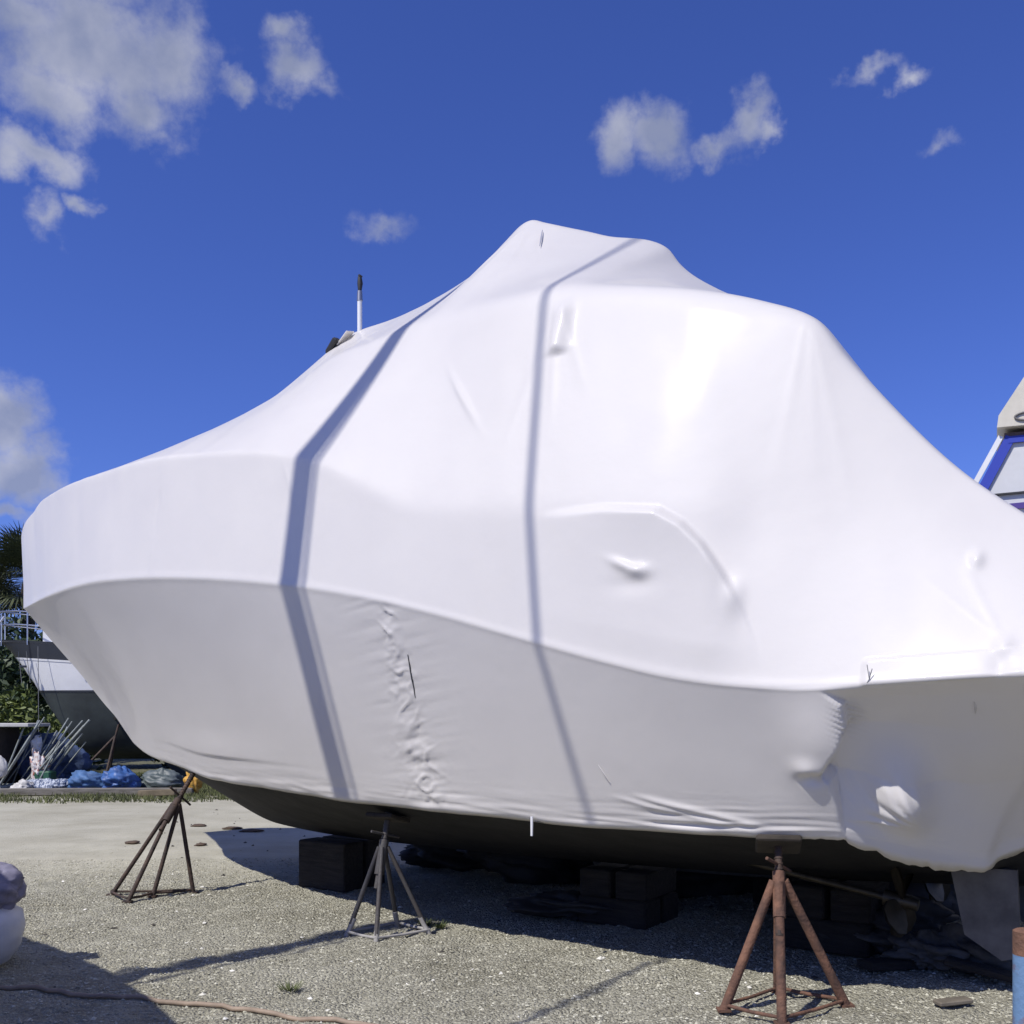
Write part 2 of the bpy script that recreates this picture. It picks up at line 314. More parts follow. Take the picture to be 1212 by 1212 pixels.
def stones(name, n, xr, yr, rad, m, label, power=1.0):
    base = np.array([(1, 0, 0), (-1, 0, 0), (0, 1, 0), (0, -1, 0), (0, 0, 1), (0, 0, -1)], float)
    fs = np.array([(0, 2, 4), (2, 1, 4), (1, 3, 4), (3, 0, 4), (2, 0, 5), (1, 2, 5), (3, 1, 5), (0, 3, 5)])
    X = rng.uniform(*xr, n); Y = yr[0]+(yr[1]-yr[0])*rng.random(n)**power
    r = rad[0]+(rad[1]-rad[0])*rng.random(n)**3
    a = rng.uniform(0, 6.28, n); j = 1+rng.uniform(-.35, .35, (n, 6, 3))
    P = base[None]*j+rng.uniform(-.25, .25, (n, 6, 3)); P[..., 2] *= .6
    c, s_ = np.cos(a)[:, None], np.sin(a)[:, None]
    x = P[..., 0]*c-P[..., 1]*s_; y = P[..., 0]*s_+P[..., 1]*c
    V = np.stack([x*r[:, None]+X[:, None], y*r[:, None]+Y[:, None], P[..., 2]*r[:, None]+(ground_h(X, Y)+r*.15)[:, None]], -1)
    F = fs[None]+(np.arange(n)*6)[:, None, None]
    o = npmesh(name, V.reshape(-1, 3), F.reshape(-1, 3), m, smooth=False); tag(o, label, 'gravel', kind='stuff'); return o
def stone_mat(name, a, b_):
    m = bpy.data.materials.new(name); m.use_nodes = True; N = m.node_tree.nodes; L = m.node_tree.links
    b = N['Principled BSDF']; b.inputs['Roughness'].default_value = .9; b.inputs['Specular IOR Level'].default_value = .25
    tc = N.new('ShaderNodeTexCoord'); v = N.new('ShaderNodeTexVoronoi'); v.inputs['Scale'].default_value = 30; L.new(tc.outputs['Object'], v.inputs['Vector'])
    s = N.new('ShaderNodeSeparateColor'); L.new(v.outputs['Color'], s.inputs[0]); r = N.new('ShaderNodeValToRGB'); L.new(s.outputs[0], r.inputs[0])
    r.color_ramp.elements[0].color = (*a, 1); r.color_ramp.elements[1].color = (*b_, 1); L.new(r.outputs[0], b.inputs['Base Color']); return m
stones('gravel', 90000, (-5.5, 5.5), (4.3, 11.2), (.004, .014), stone_mat('gravel_stone', (.25, .24, .18), (.57, .55, .44)), 'loose grey crushed gravel scattered over the yard', 1.15)
stones('pale_shell', 260, (-5, 5), (4.4, 10.5), (.008, .026), stone_mat('shell_fragment', (.62, .60, .52), (.82, .80, .72)), 'white shell fragments scattered through the gravel')
stones('dark_pebble', 220, (-5, 5), (4.4, 18), (.010, .03), stone_mat('dark_pebble', (.05, .045, .04), (.12, .11, .09)), 'dark pebbles and bits scattered on the gravel')
# ---------------------------------------------------------------- the wrapped boat
BOAT = empty('wrapped_boat', (0, 0, 0), R(-32.5))
_a = Vector((math.cos(R(-32.5)), math.sin(R(-32.5)), 0))
BOAT.location = Vector((-1.6, 9.46, 0))-_a*5.03
tag(BOAT, 'large motor yacht sealed in white shrink wrap, resting on jack stands', 'boat')
def bl(s, v, z): return (s, -v, z)                    # boat frame -> local coordinates
def b2w(s, v, z):
    c, n = math.cos(R(-32.5)), math.sin(R(-32.5)); p = BOAT.location
    return Vector((p.x+s*c+v*n, p.y+s*n-v*c, z))
def film_mat():
    m = bpy.data.materials.new('shrink_film'); m.use_nodes = True; N = m.node_tree.nodes; L = m.node_tree.links
    b = N['Principled BSDF']; b.inputs['Base Color'].default_value = (.80, .79, .83, 1)
    b.inputs['Specular IOR Level'].default_value = .28; b.inputs['Coat Weight'].default_value = .36; b.inputs['Coat Roughness'].default_value = .08
    tc = N.new('ShaderNodeTexCoord')
    n = N.new('ShaderNodeTexNoise'); n.inputs['Scale'].default_value = 1.6; n.inputs['Detail'].default_value = 7; n.inputs['Roughness'].default_value = .6; L.new(tc.outputs['Object'], n.inputs[0])
    r = N.new('ShaderNodeMapRange'); L.new(n.outputs[0], r.inputs[0]); r.inputs[1].default_value = .3; r.inputs[2].default_value = .7; r.inputs[3].default_value = .42; r.inputs[4].default_value = .55; L.new(r.outputs[0], b.inputs['Roughness'])
    cr = N.new('ShaderNodeValToRGB'); L.new(n.outputs[0], cr.inputs[0]); cr.color_ramp.elements[0].position = .3; cr.color_ramp.elements[0].color = (.79, .755, .71, 1); cr.color_ramp.elements[1].position = .7; cr.color_ramp.elements[1].color = (.82, .785, .735, 1); L.new(cr.outputs[0], b.inputs['Base Color'])
    n2 = N.new('ShaderNodeTexNoise'); n2.inputs['Scale'].default_value = 4; n2.inputs['Detail'].default_value = 8; L.new(tc.outputs['Object'], n2.inputs[0])
    bp = N.new('ShaderNodeBump'); bp.inputs['Strength'].default_value = .2; bp.inputs['Distance'].default_value = .02; L.new(n2.outputs[0], bp.inputs['Height']); L.new(bp.outputs[0], b.inputs['Normal'])
    # the film lets some light through
    tr = N.new('ShaderNodeBsdfTranslucent'); tr.inputs[0].default_value = (.82, .80, .74, 1); L.new(bp.outputs[0], tr.inputs['Normal'])
    mx = N.new('ShaderNodeMixShader'); mx.inputs[0].default_value = .25; L.new(b.outputs[0], mx.inputs[1]); L.new(tr.outputs[0], mx.inputs[2]); L.new(mx.outputs[0], N['Material Output'].inputs[0])
    return m
FILM = film_mat()
def build_film():
    G = film_grid(820); ns, nj, _ = G.shape; s, v, z = G[..., 0], G[..., 1], G[..., 2]; J = np.arange(nj)[None, :].repeat(ns, 0)
    mid = NL+N1+N2+N3; near = J <= mid
    ds = np.gradient(G, axis=0); dj = np.gradient(G, axis=1)
    n = np.cross(dj, ds); n /= np.linalg.norm(n, axis=-1, keepdims=True)+1e-9
    k = ns//2; jj = NL//2
    if n[k, jj, 1] < 0: n = -n
    low = J < NL; h = np.clip(J/NL, 0, 1); span = np.linalg.norm(G[:, NL]-G[:, 0], axis=-1)[:, None]; dist = h*span
    ga = lambda x, c, w: np.exp(-.5*((x-c)/w)**2)
    st = lambda x, a, b: (lambda t: t*t*(3-2*t))(np.clip((x-a)/(b-a), 0, 1))
    d = np.zeros_like(s)
    bowfade = np.clip(s/1.0, 0, 1)
    d += .006*vnoise(s*.8+3, z*.9+v, 11)*bowfade+.0025*vnoise(s*2.2, z*2.0+v, 12)*bowfade
    # tension ribs fanning up from the rail
    d += np.where(~low & near, .0025*vnoise(s*6+z*1.5, z*.8, 13), 0)*st(z-G[:, NL, 2][:, None], 0, .5)
    # rail bead
    d += .004*ga(J, NL+1, 1.6)*bowfade
    # gathered hem
    zone = .55*ga(s, 5.4, .5)+.9*ga(s, 7.35, .25)+.55*ga(s, 7.95, .25)+1.0*ga(s, 9.15, .42)+.35*ga(s, 6.3, .5)+.25
    wr = vnoise(s*1.7+dist*3, dist*46-s*1.2, 21)+.7*vnoise(s*4.1, dist*80+s*2.5, 22)
    d += np.where(low & near, .0085*np.exp(-(dist/.10)**1.5)*zone*wr, 0)*st(s, 2.6, 3.6)
    # long fold above the aft hem
    fz = 1.10-(s-9.05)*.19; d += np.where(low & near, .012*ga(z, fz, .012)*st(s, 8.85, 9.05)*(1-st(s, 9.55, 9.68)), 0)
    d += np.where(low & near, .008*ga(z, fz-.04, .010)*st(s, 8.7, 8.95)*(1-st(s, 9.5, 9.68)), 0)
    # crumpled seam amidships
    sc = 7.26+.08*(1-h); wd = .04+.09*(1-h)
    band = ga(s, sc, wd)*st(h, .0, .05)
    band = band*(.75+.5*vnoise(z*6, z*0+2.0, 35))
    cr = np.abs(vnoise(s*10+z*5, z*9-s*6, 31))+.6*np.abs(vnoise(s*22, z*24, 32))
    d += np.where(low & near, .0022*ga(s, sc, .22)*vnoise(s*2.5+z*2, z*38-s*5, 36), 0)
    d += np.where(low & near, .016*np.clip(1-4*np.abs(vnoise(s*6+z*7, z*10-s*7, 37)), 0, 1)*band, 0)
    fine = np.abs(vnoise(s*6+z*3, z*34-s*10, 34))
    d += np.where(low & near, (.008*(1-cr)+.010*cr*vnoise(s*5, z*11, 33)-.009*fine)*band, 0)
    # crease low on the bow
    d += np.where(low & near, .012*st(dist, .20, .225)*ga(s, 4.7, .6)-.012*st(dist, .225, .5)*ga(s, 4.7, .6), 0)
    # stern corner: the side puffs out, then the film is drawn in under the platform
    scn = np.interp(h, [0, .2, .36, .42, .6, .75, .88, 1.0], [10.05, 10.05, 10.03, 9.99, 10.09, 10.14, 10.13, 10.02])
    dep = np.interp(h, [0, .15, .4, .7, .9, .98, 1], [.02, .06, .16, .13, .05, .0, 0])
    d += np.where(low & near, .05*ga(s, 10.02, .12)*ga(h, .62, .2)-dep*st(s, scn, scn+.028)*(1-.75*st(s, 10.3, 10.9)), 0)
    d += np.where(low & near, -.05*ga(s, 9.95, .035)*ga(h, .40, .03)+.03*ga(s, 9.93, .05)*ga(h, .46, .05), 0)
    d += np.where(low & near, .19*ga(s, 10.35, .095)*ga(z, 1.15, .125), 0)
    fan = ga(s, 10.17, .05)*ga(h, .78, .09)*.010*np.sin((z*1.0+s*.55)*230)
    fan += ga(s, 10.22, .10)*ga(h, .28, .12)*(.012*vnoise(s*26+z*9, z*12, 41)+.006*vnoise(s*50+z*20, z*20, 42))
    d += np.where(low & near, fan, 0)
    rr = np.hypot(s-10.40, z-1.02); tt = np.arctan2(z-1.02, s-10.40)
    d += np.where(low & near, .020*np.abs(np.sin(tt*7.5+1.2*vnoise(s*8, z*8, 44)))*ga(rr, .15, .06)*st(tt, 1.2, 1.7), 0)
    d += np.where(low & near, .02*vnoise(s*3, z*3, 43)*st(s, 10.4, 10.8), 0)
    sln = 10.66+.55*h; d -= np.where(low & near, .045*st(s, sln, sln+.10)*(1-h), 0)
    # doubled strip above the rail aft, with a pinch
    zr = G[:, NL, 2][:, None]
    d += np.where(~low & near, .014*(1-st(z-zr, .118, .126))*st(s, 10.24, 10.26)*(1-.9*ga(s, 10.85, .03)), 0)
    d += np.where(~low & near, .02*ga(s, 10.86, .03)*ga(z-zr, .13, .035), 0)
    # frame ends pressing from inside
    up = ~low & near
    d += np.where(up, .040*ga(s, 8.31, .045)*st(z, 3.82, 3.87)*(1-st(z, 4.10, 4.25)), 0)
    d += np.where(up, .024*ga(s, 9.04, .045)*ga(z, 2.385, .026)+.022*ga(s, 8.95, .06)*ga(z-.45*(8.95-s), 2.42, .02), 0)
    d += np.where(up, -.010*ga(s, 9.0, .10)*ga(z, 2.32, .04), 0)
    d += np.where(up, .018*ga(s-7.53-(3.78-z)*.8, 0, .02)*ga(z, 3.68, .14), 0)
    d += np.where(up, -.006*ga(s-7.38-(5.3-z)*.4, 0, .012)*ga(z, 5.3, .09), 0)
    arc = np.interp(s, [8.2, 8.8, 9.12, 9.26, 9.38, 9.50, 9.62, 9.74], [2.80, 2.79, 2.745, 2.66, 2.537, 2.37, 2.17, 1.9])
    d += np.where(up, .085*st(arc-z, -.015, .055)*np.exp(-np.clip(arc-z, 0, 9)/.42)*st(s, 8.3, 9.1)*(1-.85*st(s, 9.40, 9.64))*(1-st(s, 9.60, 9.76))*st(z-zr, .0, .22), 0)
    d += np.where(up, .022*ga(s, 9.57, .035)*ga(z, 2.22, .06), 0)
    # creases drawn out by tension from the frame corners
    for s0, z0, sl_, am, ln in ((7.15, 5.5, -.45, .005, 1.1), (7.15, 5.5, -.15, .004, .8), (7.2, 5.45, .22, .004, .9), (8.25, 4.2, .12, .0045, 1.0), (8.25, 4.2, -.22, .004, 1.2), (8.28, 4.2, .42, .003, .8), (9.82, 3.8, -.10, .0018, 1.2), (9.84, 3.8, .10, .0015, 1.0), (9.86, 3.75, .24, .002, 1.3), (5.2, 4.9, .35, .005, .9), (5.2, 4.9, .75, .004, .8), (6.2, 3.4, .5, .004, .5), (10.85, 1.95, -.5, .0025, .5), (10.85, 1.95, -1.1, .002, .4)):
        dd = (z0-z) if z0 > 2.5 else (z-z0)
        d += np.where(up, am*ga(s-(s0+sl_*dd), 0, .012+.02*np.clip(dd, 0, 2))*st(dd, -.05, .12)*(1-st(dd, ln*.5, ln)), 0)
    d += np.where(up, -.014*ga(s, 9.62, .12)*ga(z, 2.60, .20), 0)
    d += np.where(up, .02*ga(s, 10.72, .02)*ga(z, 2.35, .03), 0)
    d += np.where(up, .006*ga(s, 4.65+(z-3.1)*.06, .02)*ga(z, 3.1, .35)*vnoise(s*3, z*9, 51), 0)
    G = G+n*d[..., None]
    # hem turned under the chine
    rows = []
    for dv, dz in ((.10, -.020), (.055, -.034), (.012, -.016)):
        r = G[:, 0].copy(); sl = s[:, 0]
        far_in = np.clip(r[:, 1]/.25, 0, 1); rag = 1+.9*vnoise(sl*2.3, sl*0+dv*9, 61)+.5*vnoise(sl*7, sl*0, 62)
        aft = st(sl, 9.75, 10.2)
        r[:, 1] -= dv*far_in*(.7+.3*rag)*(1-.3*aft); r[:, 2] += dz*far_in*(1+aft*1.3*rag)-(.02*np.abs(vnoise(sl*13, sl*0, 63))+.012*vnoise(sl*34, sl*0, 64))*aft*far_in*(dv > .02); rows.append(r)
    lowG = np.stack(rows, 1); lowF = lowG[:, ::-1].copy(); fr = G[:, -1]
    G = np.concatenate([lowG, G], 1)
    # transom cap
    last = G[-1]; cap = []
    for t in (.985, .94, .8, .5, 0.0):
        c = last.copy(); c[:, 1] *= t; c[:, 0] = SL+.05*(1-t)+(.02 if t < .98 else .01); cap.append(c)
    G = np.concatenate([G, np.stack(cap)], 0); a_, b_ = G.shape[:2]
    V = np.stack([G[..., 0], -G[..., 1], G[..., 2]], -1).reshape(-1, 3)
    F = grid_faces(a_, b_)
    o = npmesh('shrink_wrap', V, F, FILM, BOAT); o['label'] = 'taut white plastic shrink wrap with wrinkled hem'
    return o, G
FILMO, FG = build_film()
def film_point(s, z, low=False, off=0.0):
    """a point on the near side of the film at station s and height z"""
    i = int(np.argmin(np.abs(FG[:820, 5, 0]-s))); c = FG[i]; a = 3 if low else NL+4; b = NL+2 if low else 3+NL+N1+N2+N3
    j = a+int(np.argmin(np.abs(c[a:b, 2]-z))); p = c[j]
    return Vector((p[0], -p[1]-off, p[2]))
def build_hull():
    s = np.linspace(2.0, 11.62, 120); t = np.linspace(0, 1, 14)
    ev, ez = pchip(*BE, s), pchip(E_TAB['s'], E_TAB['z'], s); kz = pchip(*K_TAB, s)
    hb = ev-np.where(s > 9.9, .09, .02)
    hb = np.maximum(hb, .01)
    bulge = .12*np.sin(np.pi*t)[None, :]*np.clip((s-3)/2, 0, 1)[:, None]
    Vn = hb[:, None]*(1-t)[None, :]; Z = ez[:, None]*(1-t)[None]+np.minimum(kz, ez)[:, None]*t[None]-bulge*.5*(ez-kz)[:, None]
    top = np.stack([s, hb-.02, ez+.5*np.clip((s-9.7)/.4, 0, .01)+.03], -1)[:, None]
    P = np.concatenate([np.stack([np.repeat(s[:, None], 14, 1), Vn, Z], -1), np.stack([np.repeat(s[:, None], 13, 1), -Vn[:, -2::-1], Z[:, -2::-1]], -1)], 1)
    lastc = P[-1].copy(); lastc[:, 2] = .95; lastc[:, 0] += .02; P = np.concatenate([P, lastc[None]], 0)
    V = np.stack([P[..., 0], -P[..., 1], P[..., 2]], -1).reshape(-1, 3)
    o = npmesh('hull_bottom', V, grid_faces(P.shape[0], P.shape[1]), mat('antifouling', (.012, .011, .011), .8, var=.6, vscale=3, bump=.2, bscale=12), BOAT)
    o['label'] = 'bare black painted hull bottom below the wrap'
build_hull()
# antenna standing through the wrap, a vent, painted slits and loose ends
ap = film_point(5.33, 5.10); base = Vector((5.30, -.04, 5.04))
m_ = MB().tube([base, base+Vector((0, 0, .34))], .022, 10).build('antenna', mat('antenna_white', (.72, .72, .72), .35), BOAT)
MB().tube([base+Vector((0, 0, .34)), base+Vector((0, 0, .43))], [.027, .023], 10).build('ferrule', mat('dull_steel', (.35, .35, .36), .35, .8), m_)
MB().tube([base+Vector((0, 0, .43)), base+Vector((.004, 0, .50)), base+Vector((.0, 0, .56))], [.016, .026, .018], 8).tube([base+Vector((0, 0, .56)), base+Vector((.012, 0, .575))], .02, 8).build('tip', mat('black_rubber', (.02, .02, .022), .6), m_)
vp = film_point(5.30, 4.80)
vm_ = Matrix.Rotation(R(-24), 3, 'Y') @ Matrix.Rotation(R(-40), 3, 'X')
MB().box(film_point(5.15, 4.92)+Vector((0, -.01, .01)), (.16, .10, .05), Matrix.Rotation(R(-48), 3, 'Y') @ Matrix.Rotation(R(20), 3, 'X'), .012).build('vent', mat('black_rubber', (.02, .02, .022), .6), BOAT)
MB().box(film_point(5.24, 4.99)+Vector((0, -.004, .02)), (.16, .16, .012), Matrix.Rotation(R(-40), 3, 'Y') @ Matrix.Rotation(R(24), 3, 'X'), .004).build('vent_cover', FILM, BOAT)
def strip(name, pts, w, m, parent, off=.004):
    """thin strip laid on the film; pts are points on the film, width along the boat"""
    vs = []; fs = []
    for i, (p, ww) in enumerate(pts):
        q = p+Vector((0, -off, .002)); vs += [q+Vector((-ww/2, 0, 0)), q+Vector((ww/2, 0, 0)), q+Vector((ww/2, .006, 0)), q+Vector((-ww/2, .006, 0))]
        if i: k = 4*(i-1); fs += [(k+a, k+(a+1) % 4, k+4+(a+1) % 4, k+4+a) for a in range(4)]
    return MB().add(vs, fs).build(name, m, parent)
strip('slit', [(film_point(7.385+.0005*i, 1.98-.03*i, True), .004+.007*math.sin(i/9*3.1)) for i in range(10)], .01, mat('slit_shade', (.05, .05, .055), .8), FILMO)  # film is not cut; dark strip painted in for the shade inside
_p, _q = film_point(7.33, 5.44), film_point(7.45, 5.18)
strip('slit', [(_p.lerp(_q, i/8)+Vector((0, -.012, .012)), .002+.010*math.sin(i/8*3.14)) for i in range(9)], .01, mat('film_shadow_gap', (.30, .30, .34), .8), FILMO)  # grey strip stands in for the shadow of an uncut slit
MB().tube([film_point(8.17, .985, True, .01)+Vector((0, 0, -.02)), film_point(8.17, .985, True, .02)+Vector((.005, 0, -.14))], [.010, .008], 6).build('hanging_strap', mat('strap_white', (.7, .7, .7), .6), BOAT)
MB().tube([Vector((8.175, -1.69, .93)), Vector((8.8, -1.35, .86)), Vector((9.4, -1.0, .76))], .006, 6).build('tie_cord', mat('cord_grey', (.2, .2, .2), .8), BOAT)
w_ = film_point(10.29, 1.80); w_.y -= .02
MB().tube([w_+Vector((-.012, 0, -.05)), w_+Vector((0, -.003, -.03)), w_+Vector((-.010, -.004, .04))], .0022, 5).tube([w_+Vector((0, -.003, -.03)), w_+Vector((.014, -.004, .02))], .0022, 5).build('tie_wire', mat('cord_grey', (.2, .2, .2), .8), BOAT)
def tick(s, z, ds, dz):
    a = film_point(s, z, True, .006); b = film_point(s+ds, z+dz, True, .006); c = (a+b)/2+Vector((.004, -.004, 0))
    MB().tube([a, c, b], [.002, .005, .002], 6).build('wrinkle_lip', FILM, FILMO)
tick(8.70, 1.30, .06, -.10); tick(10.70, 1.66, .0, -.06)
# running gear under the stern
bz = mat('bronze_dull', (.09, .075, .05), .5, .6, var=.4); gm = mat('rudder_grey', (.16, .15, .14), .8, var=.4, vscale=6)
for v in (.62, -.62):
    MB().prism([bl(10.42, v, .70), bl(10.78, v, .70), bl(10.80, v, .20), bl(10.70, v, .17), bl(10.50, v, .30)], (0, -.025, 0), (0, .025, 0)).tube([bl(10.58, v, .66), bl(10.58, v, .95)], .03, 8).build('rudder', gm, BOAT)
    MB().tube([bl(8.6, v, .72), bl(10.12, v, .46)], .022, 8).build('propeller_shaft', bz, BOAT)
    pr = MB().tube([bl(10.04, v, .475), bl(10.24, v, .44)], [.05, .035], 10)
    for k in range(4):
        a = k*math.pi/2+.5; ca, sa = math.cos(a), math.sin(a); c0 = Vector(bl(10.13, v, .46))
        pts = []
        for rr, ww in ((.04, .05), (.12, .10), (.20, .11), (.26, .05)):
            for sg in (-1, 1): pts.append(c0+Vector((sg*ww*.5, (ca*rr-sa*sg*ww*.8), (sa*rr+ca*sg*ww*.8))))
        pr.add(pts, [(0, 2, 3, 1), (2, 4, 5, 3), (4, 6, 7, 5)], True); pr.add([p+Vector((.012, 0, 0)) for p in pts], [(0, 1, 3, 2), (2, 3, 5, 4), (4, 5, 7, 6)], True)
    pr.build('propeller', bz, BOAT)
# ---------------------------------------------------------------- keel blocks
wood = mat('block_timber', (.03, .025, .02), .9, c2=(.014, .012, .01), vscale=5, bump=.5, bscale=30, stretch=(1, 8, 8))
def keel_block(s, top, n, label):
    p = b2w(s, 0, 0); e = empty('keel_block', p, R(-32.5)); tag(e, label, 'timber block', 'timber blocks under the keel')
    hgt = top/n
    for i in range(n):
        rot = Matrix.Rotation(R(90*(i % 2)+random.uniform(-4, 4)), 3, 'Z')
        for k in (-1, 1):
            MB().box(rot @ Vector((0, k*.15, 0))+Vector((0, 0, hgt*(i+.5))), (.58, .26, hgt-.004), rot, .012).build('timber', wood, e)
keel_block(5.05, .44, 1, 'pair of heavy dark timber blocks under the keel toward the bow')
keel_block(8.0, .42, 2, 'stacked dark timbers in shade under the middle of the keel')
keel_block(9.6, .44, 2, 'stacked dark timbers in shade under the stern')
# ---------------------------------------------------------------- jack stands
rust = mat('rust_brown', (.20, .10, .06), .85, c2=(.07, .04, .03), vscale=9, bump=.4, bscale=60)
dark = mat('stand_dark', (.075, .045, .03), .75, c2=(.03, .022, .018), vscale=10, bump=.3, bscale=60)
grey = mat('stand_grey', (.07, .068, .066), .6, c2=(.06, .05, .045), vscale=9, bump=.2, bscale=50)
pale = mat('stand_foot_pale', (.42, .40, .37), .8, var=.4, vscale=12)
def jack_stand(label, feet, apex, top, m, r=.022, foot=None, padm=None, tie=True):
    c = sum((Vector((x, y, 0)) for x, y in feet), Vector())/len(feet); e = empty('jack_stand', c); tag(e, label, 'jack stand', 'jack stands under the wrapped boat')
    A = Vector(apex)-c; T = Vector(top)-c
    for x, y in feet:
        f = Vector((x, y, .0))-c; u = (A-f).normalized(); st_ = A+Vector((f.x, f.y, 0)).normalized()*.03
        lg = MB().tube([f, st_], [r, r*.92], 8).build('leg', m, e)
        if foot: MB().tube([f-u*.004, f+u*.14], r+.002, 8).build('foot', foot, lg)
        else: MB().box(f+Vector((0, 0, .008)), (.07, .07, .014), None).build('foot', m, lg)
    ax = (T-A).normalized()
    MB().tube([A-ax*.20, A+ax*.05], .034, 10).build('collar', m, e)
    s_ = MB().tube([A-ax*.3, T-ax*.03], .021, 8)
    n = int((T-A).length/.03)
    for i in range(n): s_.tube([A+ax*(.06+i*.03), A+ax*(.07+i*.03)], .0245, 8)
    s_.build('screw', padm or m, e)
    h = ax.orthogonal().normalized(); MB().tube([A+ax*.09-h*.13, A+ax*.09+h*.13], .010, 6).build('handle', m, e)
    q = ax.to_track_quat('Z', 'Y').to_matrix(); MB().box(T-ax*.015, (.24, .24, .035), q, .008).build('pad', mat('pad_ply', (.045, .036, .026), .85, var=.4), e)
    if tie:
        n = len(feet)
        for i in range(n):
            a = Vector((*feet[i], .035))-c; b = Vector((*feet[(i+1) % n], .035))-c
            MB().tube([a, (a+b)/2+Vector((0, 0, -.006)), b], .011, 6).build('tie_bar', foot or m, e)
    return e
jack_stand('thin dark jack stand leaning in under the bow', [(-3.53, 8.93), (-3.26, 8.60), (-3.14, 8.86), (-2.84, 9.04)], (-2.99, 9.02, .80), (-2.88, 9.36, 1.16), dark, .02)
jack_stand('grey jack stand with pale muddy feet under the middle of the hull', [(-1.19, 7.30), (-.95, 7.08), (-.60, 7.36), (-.86, 7.62)], (-.93, 7.33, .64), (-.90, 7.38, .86), grey, .0175, pale)
jack_stand('rusty brown jack stand nearest the camera under the stern', [(1.14, 5.46), (1.39, 5.22), (1.83, 5.55), (1.52, 5.80)], (1.44, 5.47, .70), (1.46, 5.56, .90), rust, .027, None, dark)
# ---------------------------------------------------------------- ketch laid up beside the camera, out of frame; its hull and masts shade the yard
def hull_mesh(L, B, zs, zk, n=40, m=14, transom=.55, bowr=.8):
    """simple displacement hull along +x from bow (0) to stern (L): returns grid points"""
    P = []
    for i in range(n):
        t = i/(n-1); b = B/2*(1-(1-min(1, t/.55))**2.2)**bowr if t < .55 else B/2*(1-(1-transom)*((t-.55)/.45)**2)
        x = L*t; k = zk(t); sh = zs(t); row = []
        for j in range(-m, m+1):
            u = abs(j)/m; vv = b*(u**.62); zz = k+(sh-k)*(u**1.9)
            xx = x-(1-t)**2*(1-u)*-.9*(1 if t < .5 else 0)-(t-.5)*(1-u)*.5*(t > .5)
            row.append((xx, math.copysign(vv, j) if j else 0, zz))
        P.append(row)
    return np.array(P)
white_gel = mat('gelcoat_white', (.74, .74, .73), .3, var=.08, vscale=2)
def sailing_hull(name, parent, P, m):
    a, b = P.shape[:2]; V = P.reshape(-1, 3); o = npmesh(name, V, grid_faces(a, b), m, parent)
    return o
K = empty('ketch', (-5.2, 4.0, 0), math.atan2(-.74, .67)); tag(K, 'two masted sailboat propped up on the gravel behind the photographer', 'sailboat')
Pk = hull_mesh(7.4, 3.3, lambda t: 2.35+.25*(1-t)**2, lambda t: .75+.9*max(0, .35-t)**1.2*2); Pk[..., 0] -= 3.9; Pk[..., 1] += -.05
sailing_hull('hull', K, Pk, white_gel)
dk = np.stack([Pk[:, 0], Pk[:, -1]], 1); dk[..., 2] -= .03; npmesh('deck', dk.reshape(-1, 3), grid_faces(40, 2), mat('deck_grey', (.5, .5, .48), .7), K)
MB().box((-.1, .22, .45), (2.2, .22, .9), None, .03).build('keel', mat('antifouling', (.02, .02, .02), .75), K)
alu = mat('mast_aluminium', (.6, .6, .6), .35, .7)
MB().tube([(.37, 0, 1.9), (.37, 0, 16.2)], .09, 12).build('mast', alu, K)
for y, x in ((.02, .24), (-.02, .57)): MB().tube([(x, y, 2.1), (x*.4+.22, y, 13.5)], .019, 6).build('halyard', alu, K)
MB().tube([(3.24, 0, 2.1), (1.28, 0, 16.0)], .023, 8).build('furled_stay', alu, K)
MB().tube([(.37, 0, 16.05), (1.34, 0, 16.05)], .03, 8).build('masthead_crane', alu, K)
for x, y in ((-2.0, -1.0), (-2.0, 1.0), (2.2, -1.0), (2.2, 1.0)):
    MB().tube([(x, y*1.25, 0), (x, y*.75, 1.2)], .03, 8).build('prop', rust, K)
# motorboat added right of frame, blocks light so the stern wrap darkens
NB = empty('occluder', (5.6, 5.4, 0), R(-62)); tag(NB, 'navy hulled motorboat added unseen beyond the right edge to darken the stern wrap', 'boat')
Pn = hull_mesh(9.0, 3.0, lambda t: 2.3+.4*(1-t)**2, lambda t: .6+1.2*max(0, 1-t/.25)**1.5); sailing_hull('hull', NB, Pn, mat('hull_navy', (.02, .025, .05), .35))
dk = np.stack([Pn[:, 0], Pn[:, -1]], 1); dk[..., 2] -= .03; npmesh('deck', dk.reshape(-1, 3), grid_faces(40, 2), mat('deck_grey', (.5, .5, .48), .7), NB)
MB().prism([(2.4, 0, 2.3), (7.4, 0, 2.3), (7.2, 0, 3.5), (3.6, 0, 3.5)], (0, -1.0, 0), (0, 1.0, 0)).build('cabin', mat('cabin_tan', (.35, .31, .24), .6), NB)
for x in (1.8, 6.5): MB().box((x, 0, .32), (.4, .6, .64), None, .01).build('block', wood, NB)
